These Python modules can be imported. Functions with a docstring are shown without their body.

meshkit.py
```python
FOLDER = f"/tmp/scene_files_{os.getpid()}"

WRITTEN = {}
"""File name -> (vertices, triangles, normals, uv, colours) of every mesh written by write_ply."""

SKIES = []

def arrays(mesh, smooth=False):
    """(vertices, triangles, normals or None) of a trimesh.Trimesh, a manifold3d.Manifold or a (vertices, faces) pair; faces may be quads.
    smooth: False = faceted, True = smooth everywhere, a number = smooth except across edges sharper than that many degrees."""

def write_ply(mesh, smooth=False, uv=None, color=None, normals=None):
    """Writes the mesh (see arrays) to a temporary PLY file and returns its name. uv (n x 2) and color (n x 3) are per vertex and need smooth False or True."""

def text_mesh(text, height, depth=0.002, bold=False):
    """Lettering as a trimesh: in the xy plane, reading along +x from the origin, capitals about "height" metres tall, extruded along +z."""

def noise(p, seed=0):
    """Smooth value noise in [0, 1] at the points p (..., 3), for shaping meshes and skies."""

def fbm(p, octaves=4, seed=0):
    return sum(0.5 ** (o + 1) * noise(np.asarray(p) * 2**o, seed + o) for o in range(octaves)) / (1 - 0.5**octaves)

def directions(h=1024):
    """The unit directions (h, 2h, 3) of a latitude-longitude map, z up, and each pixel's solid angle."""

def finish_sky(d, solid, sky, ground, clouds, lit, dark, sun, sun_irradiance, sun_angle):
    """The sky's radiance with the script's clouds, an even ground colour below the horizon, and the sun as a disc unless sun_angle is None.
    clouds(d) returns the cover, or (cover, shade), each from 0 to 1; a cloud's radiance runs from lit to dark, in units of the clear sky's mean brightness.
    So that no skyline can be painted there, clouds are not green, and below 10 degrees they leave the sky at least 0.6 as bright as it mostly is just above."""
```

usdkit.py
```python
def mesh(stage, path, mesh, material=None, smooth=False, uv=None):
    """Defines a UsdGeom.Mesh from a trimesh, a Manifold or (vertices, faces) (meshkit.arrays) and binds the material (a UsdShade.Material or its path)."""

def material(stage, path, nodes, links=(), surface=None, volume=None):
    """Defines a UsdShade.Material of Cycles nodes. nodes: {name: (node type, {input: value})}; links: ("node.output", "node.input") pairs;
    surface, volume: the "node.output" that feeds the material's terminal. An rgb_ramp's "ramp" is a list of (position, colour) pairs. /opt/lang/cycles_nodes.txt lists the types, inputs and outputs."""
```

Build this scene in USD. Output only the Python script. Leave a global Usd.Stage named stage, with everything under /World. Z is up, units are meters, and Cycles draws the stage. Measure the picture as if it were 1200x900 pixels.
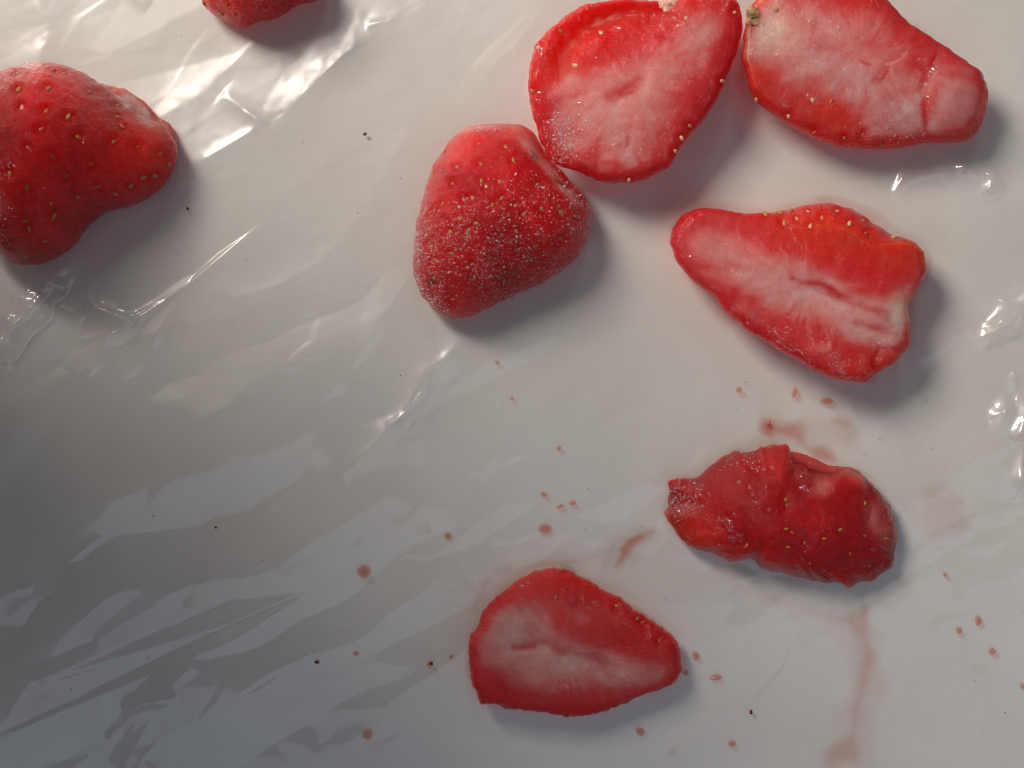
import math, random
import numpy as np
import trimesh, shapely
from shapely.geometry import Polygon
from scipy.spatial import cKDTree
from scipy.interpolate import LinearNDInterpolator
from pxr import Usd, UsdGeom, UsdLux, UsdShade, Gf, Sdf, Vt
import usdkit
from meshkit import noise, fbm

MM = 0.001
PX = 0.125 * MM            # one photograph pixel on the table plane
CAM_H = 0.205              # camera height above the table

stage = Usd.Stage.CreateInMemory()
UsdGeom.SetStageUpAxis(stage, UsdGeom.Tokens.z)
UsdGeom.SetStageMetersPerUnit(stage, 1.0)
world = UsdGeom.Xform.Define(stage, '/World')
stage.SetDefaultPrim(world.GetPrim())
UsdGeom.Scope.Define(stage, '/World/Looks')

# ------------------------------------------------------------------ camera, lamps, exposure
cam = UsdGeom.Camera.Define(stage, '/World/camera')
cam.AddTranslateOp().Set(Gf.Vec3d(0, 0, CAM_H))
cam.CreateHorizontalApertureAttr(36.0)
cam.CreateVerticalApertureAttr(27.0)
cam.CreateFocalLengthAttr(36.0 * CAM_H / (1200 * PX))
cam.CreateClippingRangeAttr(Gf.Vec2f(0.01, 50))
cam.CreateExposureAttr(0.14)

dome = UsdLux.DomeLight.Define(stage, '/World/room_light')
dome_mat = usdkit.material(stage, '/World/Looks/room_light', {'bg': ('background_shader', {'color': (0.96, 0.91, 1.0), 'strength': 0.065})}, surface='bg.background')
UsdShade.MaterialBindingAPI.Apply(dome.GetPrim()).Bind(dome_mat)
dome.CreateIntensityAttr(1.0)

def rect_lamp(name, pos, target, w, h, intensity, color):
    L = UsdLux.RectLight.Define(stage, '/World/' + name)
    m = Gf.Matrix4d().SetLookAt(Gf.Vec3d(*pos), Gf.Vec3d(*target), Gf.Vec3d(0, 0, 1) if abs(pos[2]) < 5 * math.hypot(pos[0] - target[0], pos[1] - target[1]) else Gf.Vec3d(0, 1, 0)).GetInverse()
    L.AddTransformOp().Set(m)
    L.CreateWidthAttr(w); L.CreateHeightAttr(h)
    L.CreateIntensityAttr(intensity); L.CreateColorAttr(Gf.Vec3f(*color))
    return L

rect_lamp('window_light', (-0.27, 0.27, 0.345), (0.0, 0.0, 0), 0.19, 0.19, 23.0, (1.0, 0.915, 0.815))
rect_lamp('second_window_light', (0.05, 0.45, 0.42), (0, 0, 0), 0.06, 0.045, 16.0, (1.0, 0.98, 0.95))
rect_lamp('sky_light', (0.15, -0.37, 0.55), (0.15, -0.36, 0), 1.1, 0.55, 0.46, (0.70, 0.83, 1.0))

# ------------------------------------------------------------------ small helpers
USED = {}
def numbered(parent, name):
    k = (parent, name); n = USED.get(k, 0); USED[k] = n + 1
    return f'{parent}/{name}' + (f'_{n:03d}' if n else '')

def tag(prim, label=None, cat=None, group=None, kind=None):
    for k, v in (('label', label), ('category', cat), ('group', group), ('kind', kind)):
        if v: prim.SetCustomDataByKey(k, v)
    return prim

def thing(name, label, cat, loc=(0, 0, 0), group=None):
    x = UsdGeom.Xform.Define(stage, numbered('/World', name))
    x.AddTranslateOp().Set(Gf.Vec3d(*map(float, loc)))
    return tag(x.GetPrim(), label, cat, group)

def obj(name, mesh, mat, parent=None, smooth=True, attrs=None):
    path = numbered(str(parent.GetPath()) if parent else '/World', name)
    m = usdkit.mesh(stage, path, mesh, MAT[mat], smooth=smooth)
    api = UsdGeom.PrimvarsAPI(m)
    for k, a in (attrs or {}).items():
        a = np.asarray(a, np.float32)
        if a.ndim == 2:
            api.CreatePrimvar(k, Sdf.ValueTypeNames.Color3fArray, 'vertex').Set(Vt.Vec3fArray.FromNumpy(a))
        else:
            api.CreatePrimvar(k, Sdf.ValueTypeNames.FloatArray, 'vertex').Set(Vt.FloatArray.FromNumpy(a))
    return m.GetPrim()

def at(px, py, z=0.0):
    k = PX * (CAM_H - z) / CAM_H
    return np.array([(np.asarray(px, float) - 600) * k, (450 - np.asarray(py, float)) * k])

def smoothstep(a, b, x):
    t = np.clip((x - a) / (b - a), 0, 1)
    return t * t * (3 - 2 * t)

def seg_dist(p, path):
    """distance of the points p (n,2) to a polyline, and the parameter 0..1 along it"""
    path = np.asarray(path, float); best = np.full(len(p), 1e9); par = np.zeros(len(p))
    L = np.r_[0, np.cumsum(np.linalg.norm(np.diff(path, axis=0), axis=1))]
    for i in range(len(path) - 1):
        a, b = path[i], path[i + 1]; d = b - a
        t = np.clip(((p - a) @ d) / (d @ d), 0, 1)
        r = np.linalg.norm(p - a - t[:, None] * d, axis=1)
        par = np.where(r < best, (L[i] + t * (L[i + 1] - L[i])) / L[-1], par); best = np.minimum(best, r)
    return best, par

# ------------------------------------------------------------------ materials
MAT = {}
def flesh_material(name, rough, sss, coat, bumps, scale=0.0028, vary=0.19, frost=0.32, coat_rough=0.08):
    n = {
        'col': ('attribute', {'attribute': 'tint'}),
        'frost': ('attribute', {'attribute': 'frost'}),
        'geo': ('geometry', {}),
        'n1': ('noise_texture', {'scale': 900.0, 'detail': 4.0, 'roughness': 0.65}),
        'n2': ('noise_texture', {'scale': 3800.0, 'detail': 2.0}),
        'n3': ('noise_texture', {'scale': 2500.0, 'detail': 3.0, 'roughness': 0.7}),
        'mr': ('map_range', {'from_min': 0.3, 'from_max': 0.7, 'to_min': 1 - vary, 'to_max': 1 + vary, 'clamp': True}),
        'mul': ('vector_math', {'math_type': 'scale'}),
        # white frost where the noise tops a threshold that the frost amount lowers
        'fsub': ('math', {'math_type': 'multiply_add', 'value2': 0.28, 'value3': -0.74}),
        'fadd': ('math', {'math_type': 'add'}),
        'fr': ('map_range', {'from_min': 0.0, 'from_max': 0.12, 'to_min': 0.0, 'to_max': frost, 'clamp': True}),
        'mixc': ('mix_color', {'blend_type': 'mix', 'b': (0.80, 0.42, 0.46)}),
        'rr': ('map_range', {'from_min': 0.3, 'from_max': 0.7, 'to_min': rough - 0.12, 'to_max': rough + 0.14, 'clamp': True}),
        'b1': ('bump', {'strength': 1.0, 'distance': bumps[0]}),
        'b2': ('bump', {'strength': 1.0, 'distance': bumps[1]}),
        'p': ('principled_bsdf', {'subsurface_method': 'random_walk', 'subsurface_weight': sss, 'subsurface_scale': scale,
                                  'subsurface_radius': (1.0, 0.24, 0.18), 'ior': 1.38, 'coat_weight': coat, 'coat_roughness': coat_rough, 'coat_ior': 1.33, 'specular_ior_level': 0.06}),
    }
    l = [('geo.position', 'n1.vector'), ('geo.position', 'n2.vector'), ('geo.position', 'n3.vector'),
         ('n1.fac', 'mr.value'), ('mr.result', 'mul.scale'), ('col.color', 'mul.vector1'),
         ('frost.fac', 'fsub.value1'), ('fsub.value', 'fadd.value1'), ('n3.fac', 'fadd.value2'), ('fadd.value', 'fr.value'),
         ('fr.result', 'mixc.fac'), ('mul.vector', 'mixc.a'), ('mixc.result', 'p.base_color'),
         ('n1.fac', 'rr.value'), ('rr.result', 'p.roughness'),
         ('n1.fac', 'b1.height'), ('n2.fac', 'b2.height'), ('b1.normal', 'b2.normal'), ('b2.normal', 'p.normal'), ('b2.normal', 'p.coat_normal')]
    MAT[name] = usdkit.material(stage, '/World/Looks/' + name, n, l, surface='p.BSDF')

flesh_material('strawberry_skin', 0.34, 0.85, 1.0, (0.00050, 0.00022))
flesh_material('strawberry_flesh', 0.36, 1.0, 1.0, (0.00034, 0.00012), 0.0024, 0.09, 0.40, 0.06)
flesh_material('wet_strawberry_skin', 0.26, 0.85, 1.0, (0.00040, 0.00016), 0.0022, 0.15, 0.40, 0.05)

def plain(name, color, rough=0.5, vary=0.25, scale=1500.0, bump=0.0001, **kw):
    c = np.array(color)
    n = {'geo': ('geometry', {}), 'n': ('noise_texture', {'scale': scale, 'detail': 3.0}), 'oi': ('object_info', {}),
         'r': ('rgb_ramp', {'ramp': [(0.3, tuple(c * (1 - vary))), (0.7, tuple(np.minimum(c * (1 + vary), 1)))]}),
         'b': ('bump', {'distance': bump}), 'p': ('principled_bsdf', {'roughness': rough, **kw})}
    l = [('geo.position', 'n.vector'), ('n.fac', 'r.fac'), ('r.color', 'p.base_color'), ('n.fac', 'b.height'), ('b.normal', 'p.normal')]
    MAT[name] = usdkit.material(stage, '/World/Looks/' + name, n, l, surface='p.BSDF')

plain('seed_gold', (0.44, 0.20, 0.05), 0.35, 0.3, 2500)
plain('seed_pale', (0.66, 0.40, 0.20), 0.35, 0.25, 2500)
plain('seed_brown', (0.36, 0.16, 0.05), 0.38, 0.3, 2500)
plain('seed_red', (0.50, 0.07, 0.035), 0.35, 0.3, 2500)
plain('calyx_brown', (0.36, 0.19, 0.08), 0.6, 0.6, 900, 0.0004)
plain('calyx_pale', (0.74, 0.38, 0.28), 0.5, 0.3, 900, 0.0004)
plain('stoneware', (0.40, 0.31, 0.25), 0.35, 0.3, 300)
plain('frost_ice', (0.86, 0.80, 0.82), 0.18, 0.05, 1500, 0.0001, transmission_weight=0.45, ior=1.31)
plain('dark_fleck', (0.16, 0.025, 0.025), 0.4, 0.4, 2500)
plain('red_fleck', (0.42, 0.03, 0.03), 0.35, 0.4, 2500)
plain('black_fleck', (0.20, 0.09, 0.08), 0.5, 0.4, 2500)

# the white table top
MAT['table'] = usdkit.material(stage, '/World/Looks/table', {
    'geo': ('geometry', {}), 'n': ('noise_texture', {'scale': 32.0, 'detail': 4.0}), 'n2': ('noise_texture', {'scale': 700.0, 'detail': 3.0}),
    'r': ('rgb_ramp', {'ramp': [(0.35, (0.62, 0.595, 0.56)), (0.65, (0.69, 0.67, 0.64))]}),
    'b': ('bump', {'distance': 0.00005}),
    'p': ('principled_bsdf', {'roughness': 0.55})},
    [('geo.position', 'n.vector'), ('geo.position', 'n2.vector'), ('n.fac', 'r.fac'), ('r.color', 'p.base_color'), ('n2.fac', 'b.height'), ('b.normal', 'p.normal')], surface='p.BSDF')

def clear_sheet(name, haze, rough, base=0.075, attr=False):
    """clear plastic or liquid: transparent, with a reflection that grows at grazing angles, and a little milky haze"""
    n = {'lw': ('layer_weight', {'blend': 0.5}), 'pw': ('math', {'math_type': 'power', 'value2': 5.0}),
         'ma': ('math', {'math_type': 'multiply_add', 'value2': 0.8, 'value3': base, 'use_clamp': True}),
         'geo': ('geometry', {}), 'n': ('noise_texture', {'scale': 120.0, 'detail': 5.0, 'roughness': 0.6}),
         'n2': ('noise_texture', {'scale': 60.0, 'detail': 3.0}),
         'hz': ('map_range', {'from_min': 0.35, 'from_max': 0.7, 'to_min': haze * 0.2, 'to_max': haze * 2.2, 'clamp': True}),
         'bm': ('bump', {'distance': 0.00035, 'strength': 0.5}),
         't': ('transparent_bsdf', {'color': (0.985, 0.985, 0.98)}), 'd': ('diffuse_bsdf', {'color': (0.80, 0.81, 0.82)}),
         'g': ('glossy_bsdf', {'color': (1, 1, 1), 'roughness': rough}), 'g2': ('glossy_bsdf', {'color': (1, 1, 1), 'roughness': 0.36}),
         'gm': ('mix_closure', {'fac': 0.50}),
         'm1': ('mix_closure', {}), 'm2': ('mix_closure', {})}
    if attr:
        n['sc'] = ('attribute', {'attribute': 'scuff'})
        n['rg'] = ('math', {'math_type': 'multiply_add', 'value2': 0.36, 'value3': rough})
        n['hs'] = ('math', {'math_type': 'multiply_add', 'value2': 0.16})
    l = [('lw.facing', 'pw.value1'), ('pw.value', 'ma.value1'), ('geo.position', 'n.vector'), ('geo.position', 'n2.vector'), ('n.fac', 'hz.value'), ('n2.fac', 'bm.height'),
         ('bm.normal', 'g.normal'), ('bm.normal', 'g2.normal'),
         ('g.BSDF', 'gm.closure1'), ('g2.BSDF', 'gm.closure2'),
         *([('sc.fac', 'rg.value1'), ('rg.value', 'g.roughness'), ('sc.fac', 'hs.value1'), ('hz.result', 'hs.value3'), ('hs.value', 'm1.fac')] if attr else [('hz.result', 'm1.fac')]), ('t.BSDF', 'm1.closure1'), ('d.BSDF', 'm1.closure2'),
         ('ma.value', 'm2.fac'), ('m1.closure', 'm2.closure1'), ('gm.closure', 'm2.closure2')]
    MAT[name] = usdkit.material(stage, '/World/Looks/' + name, n, l, surface='m2.closure')
clear_sheet('plastic_film', 0.065, 0.05, 0.095, True)

def juice(name, deep, rough=0.04, base=0.03):
    """thin red juice: its tint follows the thickness stored on the mesh"""
    n = {'a': ('attribute', {'attribute': 'thickness'}), 'lw': ('layer_weight', {'blend': 0.5}), 'pw': ('math', {'math_type': 'power', 'value2': 5.0}),
         'ma': ('math', {'math_type': 'multiply_add', 'value2': 0.9, 'value3': base, 'use_clamp': True}),
         'cm': ('mix_color', {'blend_type': 'mix', 'a': (1, 1, 1), 'b': deep}),
         't': ('transparent_bsdf', {}), 'g': ('glossy_bsdf', {'color': (1, 1, 1), 'roughness': rough}), 'm': ('mix_closure', {}),
         'th': ('math', {'math_type': 'multiply', 'use_clamp': True, 'value2': 12.0}), 'fm': ('math', {'math_type': 'multiply'})}
    l = [('a.fac', 'cm.fac'), ('cm.result', 't.color'), ('lw.facing', 'pw.value1'), ('pw.value', 'ma.value1'),
         ('a.fac', 'th.value1'), ('th.value', 'fm.value1'), ('ma.value', 'fm.value2'), ('fm.value', 'm.fac'), ('t.BSDF', 'm.closure1'), ('g.BSDF', 'm.closure2')]
    MAT[name] = usdkit.material(stage, '/World/Looks/' + name, n, l, surface='m.closure')
juice('juice', (0.92, 0.50, 0.41))
juice('water', (0.96, 0.93, 0.92))

MAT['bead'] = usdkit.material(stage, '/World/Looks/bead', {
    'lw': ('layer_weight', {'blend': 0.5}), 'pw': ('math', {'math_type': 'power', 'value2': 4.0}), 'ma': ('math', {'math_type': 'multiply_add', 'value2': 0.5, 'value3': 0.06, 'use_clamp': True}),
    't': ('transparent_bsdf', {'color': (0.99, 0.96, 0.96)}), 'g': ('glossy_bsdf', {'color': (1, 1, 1), 'roughness': 0.05}), 'm': ('mix_closure', {})},
    [('lw.facing', 'pw.value1'), ('pw.value', 'ma.value1'), ('ma.value', 'm.fac'), ('t.BSDF', 'm.closure1'), ('g.BSDF', 'm.closure2')], surface='m.closure')

# ------------------------------------------------------------------ outlines of the strawberries, in photograph pixels
def Z(pts, x0, y0, s):
    return [(x0 + x / s, y0 + y / s) for x, y in pts]

O1 = Z([(0,125),(40,95),(90,75),(130,60),(210,55),(280,70),(350,95),(400,125),(440,150),(490,185),(540,225),(590,262),(640,292),(680,320),(705,350),(720,390),(722,430),(710,480),(685,530),(640,575),(580,615),(510,640),(440,655),(390,690),(350,730),(320,775),(280,815),(230,845),(170,868),(110,870),(60,860),(20,835),(-40,800),(-100,700),(-140,560),(-145,420),(-110,270),(-60,180)], 0, 60, 3.4625)
O1F = Z([(60,110),(210,75),(350,110),(430,136),(500,153),(560,185),(610,230),(640,268),(678,287),(708,330),(722,380),(716,440),(690,510),(620,575),(510,625),(430,645),(340,720),(250,810),(110,850),(0,815),(-100,680),(-130,450),(-70,220)], 0, 60, 3.4625)
O2 = Z([(150,0),(165,40),(210,75),(260,110),(310,130),(360,132),(410,110),(480,98),(540,70),(600,32),(660,15),(705,0),(740,-60),(700,-160),(560,-230),(380,-230),(230,-150),(160,-60)], 200, 0, 4)
O3 = Z([(300,75),(380,58),(460,55),(540,68),(580,100),(610,150),(650,205),(700,262),(750,315),(785,365),(800,420),(795,490),(770,560),(740,605),(700,640),(640,680),(560,720),(480,755),(400,795),(330,830),(260,842),(200,825),(150,790),(115,740),(92,680),(85,620),(90,540),(100,450),(120,370),(145,290),(170,220),(210,155),(250,105)], 460, 130, 3.4615)
O4 = Z([(85,330),(80,420),(95,520),(120,610),(150,690),(200,775),(270,800),(350,830),(430,862),(530,872),(640,850),(730,815),(770,780),(800,720),(860,640),(930,560),(1000,440),(1050,320),(1085,230),(1107,130),(1100,60),(1075,0),(1010,-50),(920,-62),(830,-45),(770,-12),(700,5),(620,-2),(540,-8),(480,0),(400,10),(320,30),(240,80),(170,140),(120,200),(95,270)], 600, 0, 4.089)
O5 = Z([(40,170),(35,230),(50,300),(75,380),(110,420),(180,470),(260,520),(340,560),(430,590),(520,600),(640,602),(720,595),(800,580),(900,575),(990,565),(1040,530),(1065,470),(1075,400),(1062,330),(1040,290),(990,255),(920,210),(850,165),(790,130),(720,85),(660,30),(630,-10),(580,-60),(480,-100),(350,-100),(210,-80),(120,-30),(65,30),(45,100)], 860, 0, 3.529)
O6 = Z([(65,190),(62,230),(75,280),(105,335),(150,390),(210,435),(260,480),(300,535),(350,575),(400,620),(450,645),(510,690),(560,715),(620,750),(700,790),(760,815),(830,828),(890,828),(920,810),(950,785),(1000,760),(1040,715),(1075,675),(1083,600),(1078,530),(1078,490),(1105,450),(1140,390),(1155,330),(1145,275),(1115,235),(1075,205),(1020,180),(970,145),(910,105),(850,70),(780,52),(710,48),(640,60),(570,80),(500,95),(420,102),(340,98),(270,85),(200,80),(140,95),(95,130)], 770, 220, 3.636)
O7 = Z([(90,285),(130,270),(220,268),(260,230),(330,180),(400,150),(470,150),(510,128),(560,122),(625,124),(645,165),(662,195),(700,208),(745,228),(790,244),(830,240),(880,230),(930,235),(970,265),(1000,290),(1030,320),(1060,360),(1085,390),(1105,440),(1125,530),(1115,610),(1105,660),(1060,700),(1000,740),(940,745),(905,768),(880,750),(820,745),(740,735),(660,715),(590,700),(510,680),(480,650),(440,640),(380,648),(330,630),(260,605),(200,590),(150,555),(115,510),(85,460),(72,420),(90,390),(95,330)], 760, 490, 3.871)
O7F = Z([(110,300),(230,262),(330,175),(470,150),(560,135),(640,150),(700,162),(760,186),(820,214),(900,220),(950,240),(1000,290),(1050,350),(1090,430),(1110,540),(1095,650),(1000,725),(900,745),(740,720),(560,685),(440,628),(300,600),(180,560),(100,450)], 760, 490, 3.871)
O8 = Z([(80,470),(85,420),(115,390),(130,330),(160,290),(200,250),(250,205),(320,155),(390,125),(460,113),(525,110),(600,145),(660,180),(720,215),(790,250),(860,300),(930,345),(990,390),(1030,420),(1060,460),(1080,510),(1080,570),(1070,610),(1020,660),(940,685),(880,705),(820,735),(750,765),(680,785),(610,795),(540,802),(470,790),(380,778),(300,770),(250,765),(200,745),(140,740),(110,690),(85,620),(78,540)], 530, 640, 4)

def spline(pts, n):
    from scipy.interpolate import CubicSpline
    p = np.array(pts + [pts[0]], float)
    t = np.r_[0, np.cumsum(np.linalg.norm(np.diff(p, axis=0), axis=1) ** 0.5)]
    c = CubicSpline(t, p, bc_type='periodic')
    q = c(np.linspace(0, t[-1], 4000, endpoint=False))
    L = np.r_[0, np.cumsum(np.linalg.norm(np.diff(np.vstack([q, q[:1]]), axis=0), axis=1))]
    u = np.linspace(0, L[-1], n, endpoint=False)
    return np.stack([np.interp(u, L, np.r_[q[:, k], q[0, k]]) for k in (0, 1)], 1)

# ------------------------------------------------------------------ setting: table top and the clear film laid over it
t = trimesh.creation.box((1.2, 1.0, 0.03)); t.apply_translation((0, 0, -0.015))
tag(obj('table_top', t, 'table', smooth=False), 'smooth white table top under the clear plastic film', kind='structure')

FLAT = 0.55 * MM
FOOT = [Polygon(np.array(at(*spline(o, 160).T, z=4 * MM)).T).buffer(-2.0 * MM) for o in (O1, O2, O3, O4, O5, O6, O7, O8)]

def facets(seed, n, lo, hi, ang, stretch, amp):
    """a faceted, crumpled height: random points with random heights, joined by flat triangles"""
    r = np.random.default_rng(seed)
    p = np.vstack([r.uniform(lo, hi, (n, 2)), [(-.5, -.5), (.5, -.5), (-.5, .5), (.5, .5)]])
    h = np.r_[r.normal(0, amp, n), 0, 0, 0, 0]
    c, s = math.cos(ang), math.sin(ang)
    R = np.array([[c, s], [-s, c]]); q = p @ R.T; q[:, 0] /= stretch
    f = LinearNDInterpolator(q, h)
    def g(x, y):
        w = np.stack([x, y], -1) @ R.T; w[..., 0] /= stretch
        return f(w)
    return g

def in_px(x, y):
    return 600 + x / PX, 450 - y / PX

def region(pts, soft):
    poly = Polygon(pts)
    def g(px, py):
        P = shapely.points(px, py)
        d = np.where(shapely.contains(poly, P), -shapely.distance(poly.exterior, P), shapely.distance(poly.exterior, P))
        return smoothstep(soft, -soft, d)
    return g

FA = facets(3, 190, (-.10, -.10), (.10, .10), math.radians(33), 2.2, 0.55 * MM)
FB = facets(8, 1500, (-.10, -.10), (.10, .10), math.radians(35), 1.8, 0.11 * MM)
FC = facets(21, 900, (-.10, -.10), (.10, .10), math.radians(20), 1.2, 0.22 * MM)

# creases: path in photograph pixels, half-width mm, height mm
CREASES = [
    ([(-30, 440), (20, 385), (62, 330), (90, 300)], 1.5, 1.5), ([(-10, 420), (40, 372), (75, 330)], 0.8, 0.8), ([(0, 395), (30, 350), (58, 312)], 0.7, 0.7),
    ([(20, 432), (18, 400), (22, 372)], 0.5, 0.5), ([(102, 340), (112, 362), (138, 370), (163, 380)], 0.6, 0.55), ([(66, 396), (100, 398), (140, 392), (163, 380)], 0.6, 0.35),
    ([(26, 374), (46, 376), (62, 370)], 0.5, 0.45),
    ([(205, 220), (262, 172), (305, 152), (345, 125), (400, 70), (450, 32), (520, -10)], 4.2, 0.95), ([(288, 132), (304, 142), (316, 150)], 0.6, 0.5), ([(255, 190), (285, 172)], 0.6, 0.4), ([(262, 110), (300, 140), (306, 152)], 1.2, 0.8),
    ([(430, 32), (455, 28), (470, 16)], 0.5, 0.5), ([(240, 190), (305, 152)], 0.7, 0.5),
    ([(395, 560), (440, 520), (478, 478), (505, 440), (545, 395)], 2.2, 1.5), ([(455, 500), (480, 482), (502, 460), (498, 448)], 0.7, 0.6), ([(478, 505), (486, 490)], 0.5, 0.5),
    ([(1152, 412), (1164, 385), (1180, 352)], 1.5, 1.7), ([(1178, 392), (1190, 368), (1206, 335)], 1.6, 1.9), ([(1150, 385), (1175, 372), (1205, 362)], 0.7, 0.8), ([(1164, 508), (1172, 488), (1178, 462)], 1.0, 1.2), ([(1184, 515), (1194, 495), (1203, 462)], 1.3, 1.6), ([(1184, 585), (1190, 560), (1196, 520)], 1.1, 1.4), ([(1200, 610), (1206, 570)], 1.2, 1.5), ([(1186, 436), (1188, 457)], 0.7, 0.9),
    ([(1044, 232), (1052, 216), (1062, 196)], 0.7, 0.9), ([(1052, 214), (1080, 206), (1115, 200)], 0.6, 0.5), ([(1120, 204), (1126, 196), (1134, 184)], 0.6, 0.7), ([(1152, 230), (1158, 214), (1164, 200)], 0.9, 1.2), ([(1118, 194), (1142, 206), (1160, 208)], 0.5, 0.6),
    ([(-10, 392), (24, 414)], 1.8, 1.8), ([(-4, 362), (36, 390)], 1.8, 1.7), ([(14, 340), (60, 368)], 1.8, 1.8), ([(42, 318), (80, 342)], 1.4, 1.4), ([(66, 358), (98, 376)], 0.8, 0.7), ([(100, 340), (116, 360), (164, 382)], 1.0, 1.0), ([(4, 425), (26, 440)], 0.8, 0.7),
    ([(1140, 400), (1166, 386), (1204, 374)], 1.3, 1.2), ([(1158, 488), (1186, 476)], 0.9, 0.8), ([(1178, 512), (1215, 496)], 1.2, 1.1), ([(1182, 565), (1215, 545)], 1.2, 1.0), ([(1150, 226), (1172, 214)], 0.7, 0.7),
    ([(560, 560), (600, 500), (690, 430)], 1.6, 0.22), ([(860, 720), (880, 780), (885, 860)], 1.2, 0.2), ([(1100, 640), (1125, 760), (1128, 880)], 1.4, 0.25), ([(700, 500), (760, 470), (800, 440)], 1.2, 0.2), ([(380, 300), (430, 250), (500, 110)], 2.0, 0.25), ([(930, 720), (945, 800), (930, 890)], 1.0, 0.18), ([(560, 90), (600, 60), (640, 10)], 1.6, 0.3),
    ([(146, 828), (176, 820), (208, 816)], 1.0, 1.3), ([(128, 862), (134, 858), (140, 850)], 0.5, 0.5), 
    ([(80, 660), (105, 640), (126, 628)], 0.5, 0.25), ([(18, 690), (42, 688)], 0.4, 0.25), ([(40, 545), (48, 560)], 0.4, 0.3),
    ([(20, -40), (60, 30), (45, 90)], 3.4, 1.1), ([(170, 150), (240, 110), (290, 60), (330, 30)], 3.4, 0.45), ([(150, -10), (175, 8)], 0.8, 0.6),
    ([(1080, 18), (1150, 12), (1220, 25)], 1.0, 0.5), ([(1145, 780), (1150, 830), (1140, 900)], 0.9, 0.35), ([(990, 700), (1000, 760), (990, 850)], 0.8, 0.25),
]

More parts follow.
